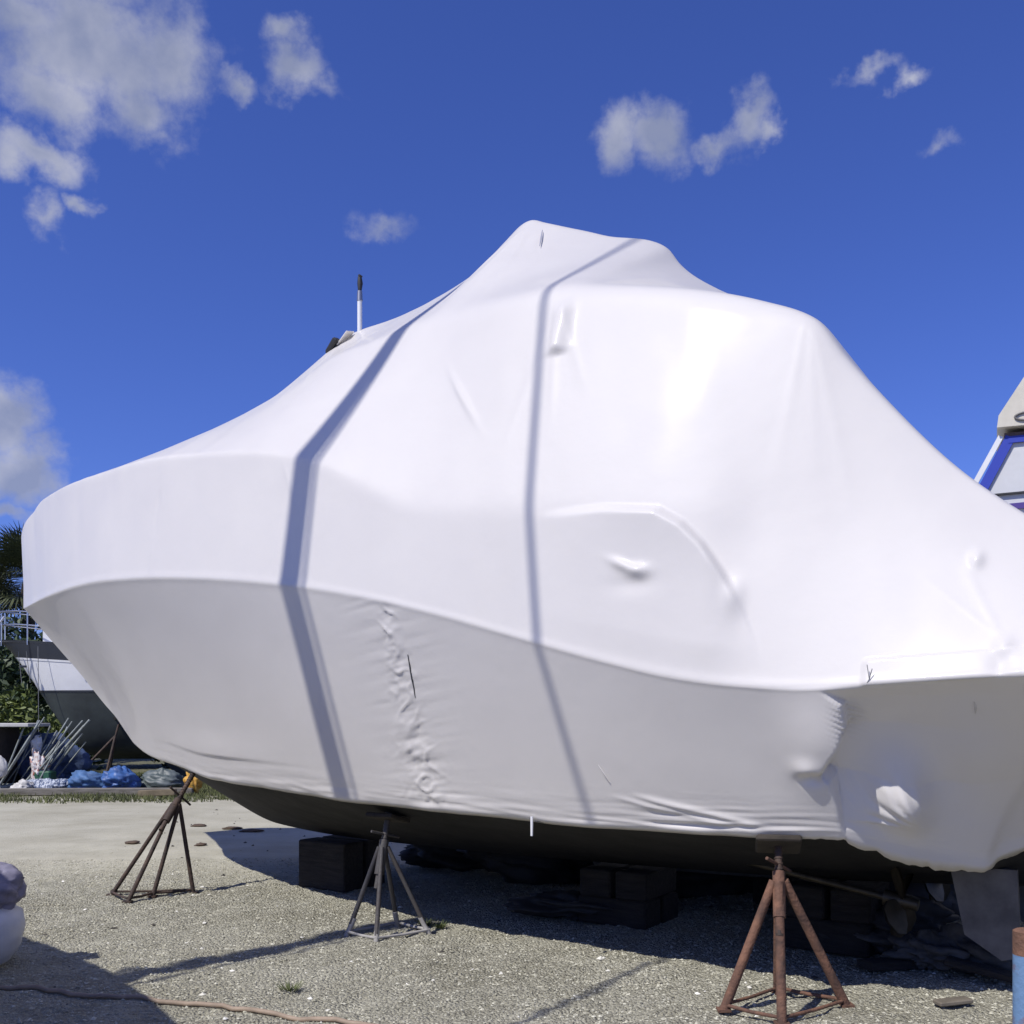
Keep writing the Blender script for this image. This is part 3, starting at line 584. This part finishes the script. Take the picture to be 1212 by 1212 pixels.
# ---------------------------------------------------------------- background sailboat on the left
navy = mat('sheer_navy', (.025, .03, .04), .35); bott = mat('bottom_green_grey', (.055, .068, .062), .75, c2=(.03, .036, .034), vscale=1.2)
steel = mat('stainless', (.62, .62, .62), .25, .9)
SB = empty('sailboat', (-11.75, 23.2, 0), R(9)); tag(SB, 'white sailboat with dark sheer band and green grey bottom behind the bow', 'sailboat')
def zs_(t): return 3.30-.45*math.sin(min(1, t)*1.6)
def zk_(t): return .55+2.2*max(0, 1-t/.15)**1.5
Ps = hull_mesh(10.5, 3.2, zs_, zk_, 60, 20)
def hull_band(name, z0, z1, m, off):
    """slice of the sailboat hull between two heights"""
    P = []
    for i in range(60):
        for sgn in (-1, 1):
            rows = Ps[i, :21][::-1] if sgn < 0 else Ps[i, 20:]
            zz = rows[:, 2]; a = [np.array([np.interp(q, zz, rows[:, 0]), np.interp(q, zz, rows[:, 1])+sgn*off, q]) for q in (np.linspace(z0(i/59), z1(i/59), 10))]
            P.append(a)
    P = np.array(P).reshape(60, 2, 10, 3)
    V = np.concatenate([P[:, 0], P[:, 1]], 0).reshape(-1, 3); f = grid_faces(60, 10); return npmesh(name, V, np.concatenate([f, f+600]), m, SB)
ax = lambda t: max(zk_(t)+.002, 2.08)
hull_band('topsides', ax, lambda t: max(ax(t)+.01, zs_(t)-.42), white_gel, 0)
hull_band('sheer_band', lambda t: max(ax(t)+.01, zs_(t)-.42), lambda t: max(ax(t)+.02, zs_(t)), navy, .004)
hull_band('bottom', lambda t: zk_(t)+.001, ax, bott, -.003)
hull_band('boot_stripe', ax, lambda t: ax(t)+.05, navy, .004)
hull_band('cove_stripe', lambda t: max(ax(t)+.01, zs_(t)-.44), lambda t: max(ax(t)+.02, zs_(t)-.395), white_gel, .012)
dk = np.stack([Ps[:, 0], Ps[:, -1]], 1); dk[..., 2] -= .05; npmesh('deck', dk.reshape(-1, 3), grid_faces(60, 2), mat('deck_white', (.66, .66, .64), .6), SB)
kb = MB(); kb.prism([(3.2, 0, .95), (6.8, 0, .95), (6.5, 0, .12), (4.0, 0, .12)], (0, -.13, 0), (0, .13, 0)); kb.build('keel', bott, SB)
MB().prism([(1.1, -.5, 3.1), (7, -1.0, 2.9), (7, 1.0, 2.9), (1.1, .5, 3.1)], (0, 0, 0), (0, 0, .62)).build('cabin_top', white_gel, SB)
MB().box((1.4, -.1, 3.22), (.5, .5, .14), None, .03).build('hatch', white_gel, SB)
MB().box((1.9, -1.17, 2.86), (.20, .02, .10), Matrix.Rotation(R(8), 3, 'Z')).build('port_light', mat('port_glass', (.01, .01, .012), .1), SB)
pl = MB()
for z, in ((3.62,), (3.92,)):
    pl.tube([(2.6, -1.12, z-.12), (1.4, -.85, z-.08), (.5, -.45, z), (.02, 0, z+.02), (.5, .45, z), (1.4, .85, z-.08), (2.6, 1.12, z-.12)], .017, 6)
for x, y in ((.1, -.12), (.1, .12), (.8, -.6), (.8, .6), (1.6, -.9), (1.6, .9), (2.6, -1.12), (2.6, 1.12)): pl.tube([(x, y, 3.15), (x, y, 3.9)], .016, 6)
pl.build('pulpit', steel, SB)
MB().tube([(.05, -.02, 3.25), (-.15, -.03, 3.2), (-.28, -.04, 3.02)], .03, 6).tube([(-.40, -.2, 3.02), (-.28, -.04, 2.98), (-.28, .16, 3.05)], .025, 6).build('anchor', steel, SB)
MB().tube([(4.2, 0, 3.2), (4.2, 0, 6.5)], .07, 10).build('mast_stub', alu, SB)
for x in (.62, .80): MB().tube([(x, -.64-.2*(x-.62), 3.0), (x+.06, -.60, 2.3)], .007, 5).build('fender_line', mat('cord_grey', (.2, .2, .2), .8), SB)
MB().box((.74, -.68, 2.66), (.14, .05, .05), None, .01).build('boarding_step', navy, SB)
MB().tube([(1.1, -.86, 3.1), (1.1, -.80, 1.0)], .008, 5).build('hanging_line', mat('cord_grey', (.2, .2, .2), .8), SB)
for k, (x, y) in enumerate(((2.55, -1.0), (6.4, -1.5))):
    c = SB.matrix_basis @ Vector((x, y, 0)); e = empty('boat_prop', c); tag(e, ['rusty tripod prop under the dark bottom of the background sailboat', 'tripod prop under the after end of the background sailboat'][k], 'jack stand', 'props under the background sailboat')
    for dx, dy in ((-.75, -.25), (.1, -.35), (-.1, .4)): MB().tube([(dx, dy, 0), (.18, .12, 1.1)], .03, 6).build('leg', dark, e)
    MB().tube([(.14, .1, .9), (.26, .2, 1.5)], .025, 6).build('screw', dark, e); MB().box((.27, .22, 1.5), (.25, .25, .05)).build('pad', wood, e)
# ladder leaning on the sailboat's bow
e = empty('ladder', (-12.55, 21.9, 0)); tag(e, 'aluminium ladder leaning on the bow of the background sailboat', 'ladder')
for o_ in (-.18, .18): MB().tube([(o_-.5, 0, 1.0), (o_+1.15, .5, 3.75)], .024, 6).build('rail', alu, e)
for i in range(9):
    t = i/9+.05; x, y, z = -.5+1.65*t, .5*t, 1.0+2.75*t; MB().tube([(x-.18, y, z), (x+.18, y, z)], .014, 6).build('rung', alu, e)
MB().tube([(-.72, -.07, .0), (-.5, 0, 1.0)], .024, 6).tube([(-.36, -.07, 0), (-.14, 0, 1.0)], .024, 6).build('foot_section', alu, e)
# ---------------------------------------------------------------- junk heap below the sailboat
e = empty('crate', (-11.1, 21.2, 0)); tag(e, 'dark crate with pale lid at the left edge below the sailboat', 'crate')
MB().box((0, 0, .66), (1.2, .9, 1.32), None, .02).build('body', mat('crate_dark', (.035, .03, .028), .8, var=.3), e); MB().box((.25, 0, 1.37), (1.95, 1.0, .07), None, .01).build('lid', mat('crate_lid', (.5, .49, .46), .7, var=.2), e)
rods = mat('rod_grey_green', (.30, .33, .31), .55, .3, c2=(.16, .17, .15), vscale=7)
rr = random.Random(3)
for i in range(20):
    x0 = -10.85+rr.random()*1.3; y0_ = 20.6+rr.random()*.8; ln = 1.0+rr.random()*.7; sl = .25+rr.random()*.45
    o = MB().tube([(x0, y0_, .06+rr.random()*.06), (x0+ln*sl, y0_+.25, .1+ln*.85)], .014+rr.random()*.012, 6).build('metal_rod', rods)
    tag(o, 'thin grey metal rod in the leaning bundle beside the dark crate', 'rod', 'metal rods leaning in a bundle')
for i in range(7):
    x0 = -10.9+rr.random()*.5; z = .05+rr.random()*.22
    o = MB().tube([(x0, 20.3+rr.random()*.6, z), (x0+1.2+rr.random()*.6, 20.5+rr.random()*.6, z+.1-rr.random()*.1)], .02, 6).build('flat_rod', rods)
    tag(o, 'grey metal rod lying flat at the foot of the bundle', 'rod', 'metal rods lying flat')
def lump(name, c, r, m, label, cat, seed=0, amp=.35, sub=(34, 50), fl=.0, group=None, parent=None):
    """a crumpled closed form"""
    nu, nv = sub; V = []
    U = np.linspace(0.02, math.pi-.02, nu); W = np.linspace(0, 2*math.pi, nv, endpoint=False); u, w = np.meshgrid(U, W, indexing='ij')
    x, y, z = np.sin(u)*np.cos(w), np.sin(u)*np.sin(w), np.cos(u)
    fold = np.abs(vnoise(x*6+seed*3, y*6+z*5, seed+5)); fold2 = np.abs(vnoise(x*12-z*9, y*12+seed, seed+6))
    n = 1+amp*(-.35*(1-fold)**4-.2*(1-fold2)**4+vnoise(x*1.7+z*2+seed, y*1.7+z, seed)+.5*vnoise(x*4+z*3, y*4-z*4+seed, seed+1)+.3*np.abs(vnoise(x*8+z*5, y*8-z*7, seed+2)))
    V = np.stack([x*n*r[0], y*n*r[1], np.maximum(z*n*r[2], -r[2]*.9+fl)], -1); V[..., 2] += r[2]*.9
    F = []
    for i in range(nu-1):
        for j in range(nv): F.append((i*nv+j, (i+1)*nv+j, (i+1)*nv+(j+1) % nv, i*nv+(j+1) % nv))
    Vf = V.reshape(-1, 3)
    if parent is None: o = npmesh(name, Vf, F, m); o.location = c
    else: o = npmesh(name, Vf+np.array(c), F, m, parent)
    if label: tag(o, label, cat, group)
    return o
blue = mat('tarp_blue', (.06, .15, .38), .5, c2=(.03, .07, .2), vscale=5); dblue = mat('cloth_slate', (.07, .11, .22), .7, c2=(.03, .05, .1), vscale=6)
lump('blue_tarp', (-7.95, 20.5, 0), (.36, .3, .25), blue, 'crumpled bright blue tarp on the grass by the bow', 'tarp', 3, .4)
lump('blue_bundle', (-8.6, 20.6, 0), (.40, .3, .24), mat('denim_blue', (.07, .16, .33), .7, c2=(.04, .09, .2), vscale=5), 'rounded slate blue bundle left of the bright blue tarp', 'bundle', 5, .25)
lump('striped_bag', (-9.35, 20.6, 0), (.42, .25, .16), mat('bag_stripe', (.45, .48, .52), .6, c2=(.05, .08, .16), vscale=9, lo=.46, hi=.54, stretch=(4, 1, 1)), 'blue and white bag lying at the foot of the sailboat prop', 'bag', 8, .3)
lump('white_rag', (-9.85, 20.4, 0), (.22, .2, .13), mat('rag_white', (.6, .58, .54), .8, var=.3), 'small off white rag on the ground left of the striped bag', 'rag', 9, .5)
lump('grey_sheet', (-7.2, 20.9, 0), (.46, .26, .23), mat('sheet_grey', (.12, .14, .14), .5, c2=(.05, .07, .065), vscale=3), 'dull grey green plastic sheet beside the blue tarp', 'sheet', 12, .25)
lump('yellow_bag', (-6.35, 20.2, 0), (.16, .15, .26), mat('bag_yellow', (.62, .36, .06), .6, c2=(.4, .2, .03), vscale=8), 'small yellow bag on the grass under the bow', 'bag', 15, .35)
lump('slate_tarp', (-10.1, 21.8, 0), (.85, .3, .62), dblue, 'slate blue tarp hanging behind the metal rods', 'tarp', 18, .3)
lump('white_jug', (-9.98, 21.3, .75), (.11, .11, .22), mat('jug_white', (.75, .76, .76), .5), 'white plastic jug on top of the junk heap', 'jug', 21, .2)
lump('white_plate', (-10.35, 20.4, .30), (.2, .08, .24), mat('rag_white', (.6, .58, .54), .8), 'pale round lid leaning among the metal rods', 'lid', 23, .1)
lump('red_white_rag', (-9.75, 20.9, .2), (.16, .14, .3), mat('rag_red_white', (.62, .58, .55), .7, c2=(.35, .12, .08), vscale=14, lo=.4, hi=.5), 'reddish and white rag hanging on the junk heap', 'rag', 25, .6)
o = MB().box((-9.62, 20.9, .22), (.34, .32, .42), None, .03).build('green_bin', mat('bin_green', (.02, .09, .045), .5)); tag(o, 'small dark green bin beside the junk heap', 'bin')
o = MB().box((-9.3, 19.9, .07), (6.0, .16, .14), Matrix.Rotation(R(3), 3, 'Z'), .015).build('landscape_timber', mat('timber_grey', (.22, .20, .17), .9, c2=(.11, .10, .08), vscale=3, stretch=(1, 8, 8))); tag(o, 'long weathered grey timber lying along the grass edge', 'timber')
o = MB().box((-6.75, 19.3, .10), (.75, .12, .12), Matrix.Rotation(R(-8), 3, 'Z') @ Matrix.Rotation(R(-3), 3, 'Y'), .012).build('short_timber', mat('timber_brown', (.20, .16, .10), .9, c2=(.1, .08, .05), vscale=4)); tag(o, 'short tan timber offcut lying on the grass behind the leaning jack stand', 'timber')
# ---------------------------------------------------------------- grass, shrubs and palms
def blades(name, n, pts, hgt, m, label):
    V = []; F = []
    X, Y = pts(n); a = rng.uniform(0, 6.28, n); h = hgt*rng.uniform(.4, 1.2, n); lean = rng.normal(0, .35, (n, 2)); w = .007+.008*rng.random(n)
    c, s_ = np.cos(a)*w, np.sin(a)*w; z0 = np.zeros(n)
    V = np.stack([np.stack([X-c, Y-s_, z0], -1), np.stack([X+c, Y+s_, z0], -1), np.stack([X+lean[:, 0]*h, Y+lean[:, 1]*h, h], -1)], 1)
    o = npmesh(name, V.reshape(-1, 3), np.arange(n*3).reshape(-1, 3), m, smooth=False); tag(o, label, 'grass', kind='stuff'); return o
def gpts(n):
    X = rng.uniform(-16, -3.5, n*3); Y = 18.0+rng.random(n*3)**.8*9; k = vnoise(X*1.2, Y*2.0, 71)+.5*vnoise(X*4, Y*6, 72)+np.clip((Y-18.2)*.9, -1, 1)*.7 > .15
    return X[k][:n], Y[k][:n]
def _g(n):
    X, Y = gpts(n); k = min(len(X), n); return np.resize(X, n), np.resize(Y, n)
blades('grass', 60000, _g, .09, mat('grass_olive', (.14, .15, .05), .8, c2=(.07, .085, .03), vscale=1.5), 'patchy olive grass along the back of the yard')
leafm = mat('leaf_dark', (.045, .075, .022), .6, c2=(.02, .035, .012), vscale=3); leafy = mat('leaf_yellow_green', (.16, .19, .035), .6, c2=(.06, .09, .02), vscale=3)
def shrub(c, r, m, label, n=2500, ls=.09, seed=0):
    e = empty('shrub', c); tag(e, label, 'shrub', 'shrubs behind the sailboat')
    g = np.random.default_rng(seed); d = g.normal(size=(n, 3)); d /= np.linalg.norm(d, axis=1, keepdims=True); rad = g.random(n)**.4
    nn = 1+.35*vnoise(d[:, 0]*2.5+seed, d[:, 2]*2.5+d[:, 1]*2, seed); p = d*(rad*nn)[:, None]*np.array(r); p[:, 2] += r[2]
    p = p[p[:, 2] > .03]; n = len(p); t1 = g.normal(size=(n, 3)); t1 /= np.linalg.norm(t1, axis=1, keepdims=True); t2 = np.cross(t1, g.normal(size=(n, 3))); t2 /= np.linalg.norm(t2, axis=1, keepdims=True)
    s_ = ls*g.uniform(.6, 1.4, n)[:, None]
    V = np.stack([p-t1*s_, p+t2*s_*.4, p+t1*s_, p-t2*s_*.4], 1).reshape(-1, 3); npmesh('foliage', V, np.arange(n*4).reshape(-1, 4), m, e, False)
    tr = MB()
    for k in range(5): tr.tube([(0, 0, 0), (g.normal()*r[0]*.3, g.normal()*r[1]*.3, r[2]*1.2)], [.05, .02], 6)
    tr.build('stem', mat('bark', (.09, .07, .05), .9), e)
shrub((-14.6, 29.5, 0), (2.0, 1.4, 2.0), leafm, 'dark green shrub under the palm at the left edge', 3500, .13, 1)
shrub((-12.0, 27.2, 0), (.9, .7, .75), leafy, 'yellow green shrub seen below the sailboat hull', 2200, .10, 2)
shrub((-13.4, 27.0, 0), (.8, .8, 1.1), leafy, 'yellow green shrub behind the dark crate', 1800, .10, 3)
shrub((-17.0, 31.8, 0), (2.4, 1.6, 2.55), leafm, 'broad dark shrub furthest back beneath the palms', 6000, .15, 4)
shrub((-10.0, 30.5, 0), (3.0, 1.4, 1.3), leafm, 'long low dark shrub behind the middle of the sailboat', 3500, .14, 5)
shrub((-12.4, 29.5, 0), (2.2, 1.2, 2.3), leafm, 'tall dark shrub rising behind the sailboat pulpit', 5500, .13, 6)
def palm(c, hgt, label, seed, nf=80, fl=1.45):
    e = empty('palm_tree', c); tag(e, label, 'palm tree', 'palms behind the sailboat'); g = random.Random(seed)
    pr = [(i/14*hgt, .17+.03*g.random()+.05*(i % 2)) for i in range(15)]
    MB().lathe([(r_, z_) for z_, r_ in pr], 10).build('trunk', mat('palm_bark', (.12, .10, .075), .95, c2=(.06, .05, .04), vscale=6, bump=.6, bscale=12), e)
    V = []; F = []
    for k in range(nf):
        a = g.random()*6.28; el = R(-50+130*(k/nf)**.8); d = Vector((math.cos(a)*math.cos(el), math.sin(a)*math.cos(el), math.sin(el)))
        st_ = Vector((0, 0, hgt)); hub = st_+d*fl*(.6+.25*g.random()); side = d.cross(Vector((0, 0, 1))).normalized(); upv = side.cross(d)
        o = len(V); V += [st_-side*.015, st_+side*.015, hub]; F.append((o, o+1, o+2, o+2))
        for q in range(22):
            an = R(-115+230*q/21); ld = (d*math.cos(an)+side*math.sin(an)+upv*.15).normalized(); ln = fl*(.75+.15*g.random())*(.75+.25*math.cos(an)); w = upv.cross(ld).normalized()*.028
            p1 = hub+ld*ln*.55; p2 = hub+ld*ln+Vector((0, 0, -.22*ln)); o = len(V)
            V += [hub, p1-w, p2, p1+w]; F.append((o, o+1, o+2, o+3))
    npmesh('crown', [tuple(v) for v in V], F, mat('palm_leaf', (.065, .08, .03), .55, c2=(.035, .045, .018), vscale=2), e, False)
palm((-16.0, 33.5, 0), 5.9, 'green fan palm at the left edge behind the sailboat', 1)
palm((-18.6, 35.5, 0), 5.2, 'shorter fan palm hidden further left behind the sailboat', 2)
# ---------------------------------------------------------------- cruiser on the right, behind the stern
CR = empty('cabin_cruiser', (8.45, 13.17, 0), R(-25.5)); tag(CR, 'cream topped cruiser with blue canvas trim behind the stern at right', 'boat')
cream = mat('cream_top', (.62, .58, .47), .45, var=.1); bluec = mat('canvas_blue', (.02, .045, .36), .6); vinyl = mat('window_vinyl', (.62, .62, .60), .35, var=.06)
P_ = lambda x, z, y=0: (x-8.6, y, z)
poly = [P_(6.66, 5.52), P_(6.68, 5.68), P_(7.0, 6.18), P_(7.5, 6.55), P_(10.4, 6.55), P_(10.6, 5.5), P_(9.5, 5.46)]
MB().prism(poly, (0, -.15, 0), (0, 3.0, 0)).build('hardtop', cream, CR)
MB().box(P_(8.4, 5.43, 1.4), (3.3, 2.8, .07)).build('hardtop_underside', mat('underside_brown', (.14, .10, .09), .8), CR)
enc = [P_(6.74, 5.39), P_(10.4, 5.39), P_(10.4, 4.2), P_(6.16, 4.2)]
MB().prism(enc, (0, 0, 0), (0, 2.8, 0)).build('enclosure', vinyl, CR)
def bar3(a, b, w, m, name, y=-.02):
    A = Vector(P_(*a)); B = Vector(P_(*b)); t = (B-A).normalized(); n = Vector((-t.z, 0, t.x))*w/2
    MB().prism([A-n, B-n, B+n, A+n], (0, y-.02, 0), (0, y+.018, 0)).build(name, m, CR)
bar3((6.83, 5.40), (6.27, 4.30), .13, bluec, 'canvas_trim'); bar3((6.80, 5.36), (10.4, 5.36), .09, bluec, 'canvas_trim', -.026); bar3((8.5, 5.35), (8.5, 4.2), .1, bluec, 'canvas_trim', -.024)
bar3((6.71, 5.42), (6.12, 4.30), .07, white_gel, 'frame_pole', -.028); bar3((6.4, 4.62), (10.4, 4.66), .025, mat('black_rubber', (.02, .02, .022), .6), 'zip_line', -.03)
bar3((6.6, 4.44), (10.4, 4.52), .08, mat('trim_purple', (.07, .04, .22), .6), 'canvas_trim', -.024)
ring = MB(); ring.tube([P_(7.05+.17*math.cos(a), 5.63+.055*math.sin(a), -.165) for a in np.linspace(0, 2*math.pi, 25)], .014, 6, False); ring.build('oval_emblem', mat('emblem_grey', (.16, .15, .14), .5), CR)
MB().prism([P_(5.6, 4.2), P_(11.5, 4.2), P_(11.8, 2.9), P_(5.0, 2.9)], (0, -.1, 0), (0, 2.9, 0)).build('cabin', white_gel, CR)
MB().prism([P_(5.6, 3.9), P_(11.0, 3.9), P_(11.0, 3.3), P_(5.5, 3.3)], (0, -.115, 0), (0, -.10, 0)).build('cabin_window', mat('port_glass', (.01, .01, .012), .1), CR)
MB().prism([P_(-.5, 2.75), P_(13.5, 2.9), P_(14.5, 3.2), P_(13, 1.0), P_(-.3, .6)], (0, -.3, 0), (0, 3.1, 0)).build('hull', white_gel, CR)  # hull lengthened unseen to the left, blocks light under the wrapped boat
MB().box(P_(6.5, .4, 1.4), (11.5, .3, .8)).build('keel', bott, CR)
# ---------------------------------------------------------------- near objects
bp_ = mat('post_blue', (.13, .23, .38), .6, c2=(.16, .10, .12), vscale=6, lo=.36, hi=.44, bump=.3)
e = empty('steel_post', (2.315, 4.55, 0)); tag(e, 'blue painted steel post with rusty top at the right edge', 'post')
MB().tube([(0, 0, -.05), (0, 0, .52)], .062, 20).build('pipe', bp_, e); MB().tube([(0, 0, .52), (0, 0, .625)], .0625, 20).tube([(0, 0, .625), (0, 0, .632)], [.062, .05], 20).build('rusty_top', rust, e)
e = empty('white_sack', (-3.36, 6.35, 0)); tag(e, 'bulging white plastic sack with grey knotted top at the left edge', 'sack')
MB().lathe([(.10, 0), (.19, .05), (.255, .15), (.285, .27), (.27, .36), (.20, .40)], 28, (0, 0, 0), .03, 1).build('body', mat('sack_white', (.66, .66, .68), .4, var=.12, bump=.4, bscale=9), e)
lump('knotted_top', (.07, 0, .36), (.21, .18, .155), mat('sack_grey', (.30, .285, .36), .5, c2=(.16, .15, .20), vscale=7, bump=.5, bscale=9), None, None, 31, .2, (40, 56), parent=e)
hs = mat('hose_tan', (.33, .25, .18), .7, var=.3, vscale=9)
pts = [(-4.2, 5.98), (-3.4, 5.92), (-2.9, 5.90), (-2.4, 5.76), (-2.0, 5.64), (-1.7, 5.56), (-1.3, 5.42), (-.85, 5.24), (-.4, 5.06), (.3, 4.86)]
q = np.array(pts); tt = np.linspace(0, len(pts)-1, 60); hx = pchip(np.arange(len(pts)), q[:, 0], tt); hy = pchip(np.arange(len(pts)), q[:, 1], tt)
hz_ = ground_h(hx, hy)+.016
o = MB().tube([tuple(v) for v in np.stack([hx, hy, hz_], -1)], .014, 8).build('hose', hs); tag(o, 'tan hose running across the gravel in the foreground', 'hose')
# odds and ends in the shade under the stern
def w_at(px, py): d = 1920/(py-845); return ((px-606)*d/1200, d)
def board(px, py, l, w, t, rz, ry, label, m=None, z=0):
    x, y = w_at(px, py); o = MB().box((0, 0, 0), (l, w, t), None, .006).build('board', m or wood); o.location = (x, y, t/2+.01+z); o.rotation_euler = (0, R(ry), R(rz)); tag(o, label, 'board')
tb = mat('board_pale', (.18, .155, .12), .85, var=.4, vscale=5)
board(1128, 1190, .20, .08, .025, 10, -3, 'short pale board edged with sun left of the blue post', tb)
board(1172, 1166, .50, .12, .04, -35, 8, 'dark plank tilted on the rubble next to the blue post', wood, .05)
board(1080, 1146, .8, .14, .05, 25, 4, 'long dark plank lying in shade behind the rusty stand', wood)
for px, py, r_, lb in ((1100, 1148, (.22, .2, .11), 'dark rubble lump left of the tilted plank'), (1160, 1150, (.24, .18, .13), 'dark rubble lump beside the tilted plank'), (1050, 1128, (.3, .22, .10), 'low dark heap of rubble behind the rusty stand')):
    x, y = w_at(px, py); lump('rubble', (x, y, 0), r_, mat('rubble_dark', (.10, .095, .085), .95, var=.5, vscale=6), lb, 'rubble', px, .45)
td = mat('tarp_shade_dark', (.035, .033, .03), .7, var=.4)  # dark heaps below are added to blacken the shade under the hull
for xx, yy, r_, lb, sd in ((.4, 9.9, (.75, .5, .30), 'added dark heap filling in shade behind the middle keel timbers', 50), (1.9, 9.2, (.9, .5, .36), 'added dark heap filling in shade behind the grey pipe', 51), (3.2, 8.3, (.8, .5, .34), 'added dark heap filling in shade beyond the stern timbers', 52), (2.55, 7.0, (.42, .35, .20), 'added dark crumpled bag deepening the shade between the rusty stand and the rudder', 53), (-.6, 10.6, (.6, .4, .22), 'low dark heap added to deepen shade beyond the keel right of the bow timber blocks', 54)):
    lump('shade_fill_heap', (xx, yy, 0), r_, td, lb, 'heap', sd, .3)
x, y = w_at(690, 1085); lump('dark_tarp', (x, y, 0), (.55, .3, .10), mat('tarp_shade_dark', (.07, .065, .06), .7, var=.4), 'crumpled dark tarp lying in shade under the hull', 'tarp', 40, .4)
o = MB().tube([(.75, 9.1, .33), (2.3, 8.4, .31)], .085, 14).build('pipe', mat('pipe_grey', (.22, .22, .22), .6, var=.3)); tag(o, 'grey pipe lying on blocks in shade beyond the keel', 'pipe')
for i, f in enumerate((.1, .9)):
    o = MB().box((.75+1.55*f, 9.1-.7*f, .12), (.2, .3, .24), None, .01).build('pipe_block', wood); tag(o, ['timber block under the left end of the grey pipe', 'timber block under the right end of the grey pipe'][i], 'timber block')
for px, py, l, rz, lb in ((235, 978, .22, 5, 'small dark slab lying flat behind the leaning jack stand'), (275, 981, .26, -5, 'brown bark slab on the pale sand, left of its neighbour'), (297, 984, .30, 4, 'brown bark slab nearest the boat shadow'), (157, 998, .18, 0, 'dark flat stone on the sand left of the leaning stand'), (237, 1001, .14, 0, 'small dark stone right of the leaning stand')):
    x, y = w_at(px, py); lump('bark_slab', (x, y, -.01), (l*.5, .07, .022), mat('bark_slab', (.11, .075, .05), .9, var=.4), lb, 'debris', px, .3, (10, 16))
for px, py, s_ in ((343, 1172, 0), (520, 1098, 1), (505, 1095, 2)):
    x, y = w_at(px, py); nb = 60; g = np.random.default_rng(s_); V = []; 
    for k in range(nb):
        a = g.uniform(0, 6.28); r0 = g.random()*.05; b0 = np.array([x+r0*math.cos(a), y+r0*math.sin(a), 0]); ln = g.uniform(.03, .08); wv = np.array([-math.sin(a), math.cos(a), 0])*.005
        V += [b0-wv, b0+wv, b0+np.array([math.cos(a)*ln*.8, math.sin(a)*ln*.8, ln*.7])]
    o = npmesh('weed_tuft', V, np.arange(nb*3).reshape(-1, 3), mat('weed_green', (.10, .12, .04), .8), smooth=False); tag(o, ['small green weed tuft alone in the foreground gravel', 'weed tuft right of the grey jack stand feet', 'weed tuft against the grey jack stand feet'][s_], 'weed')
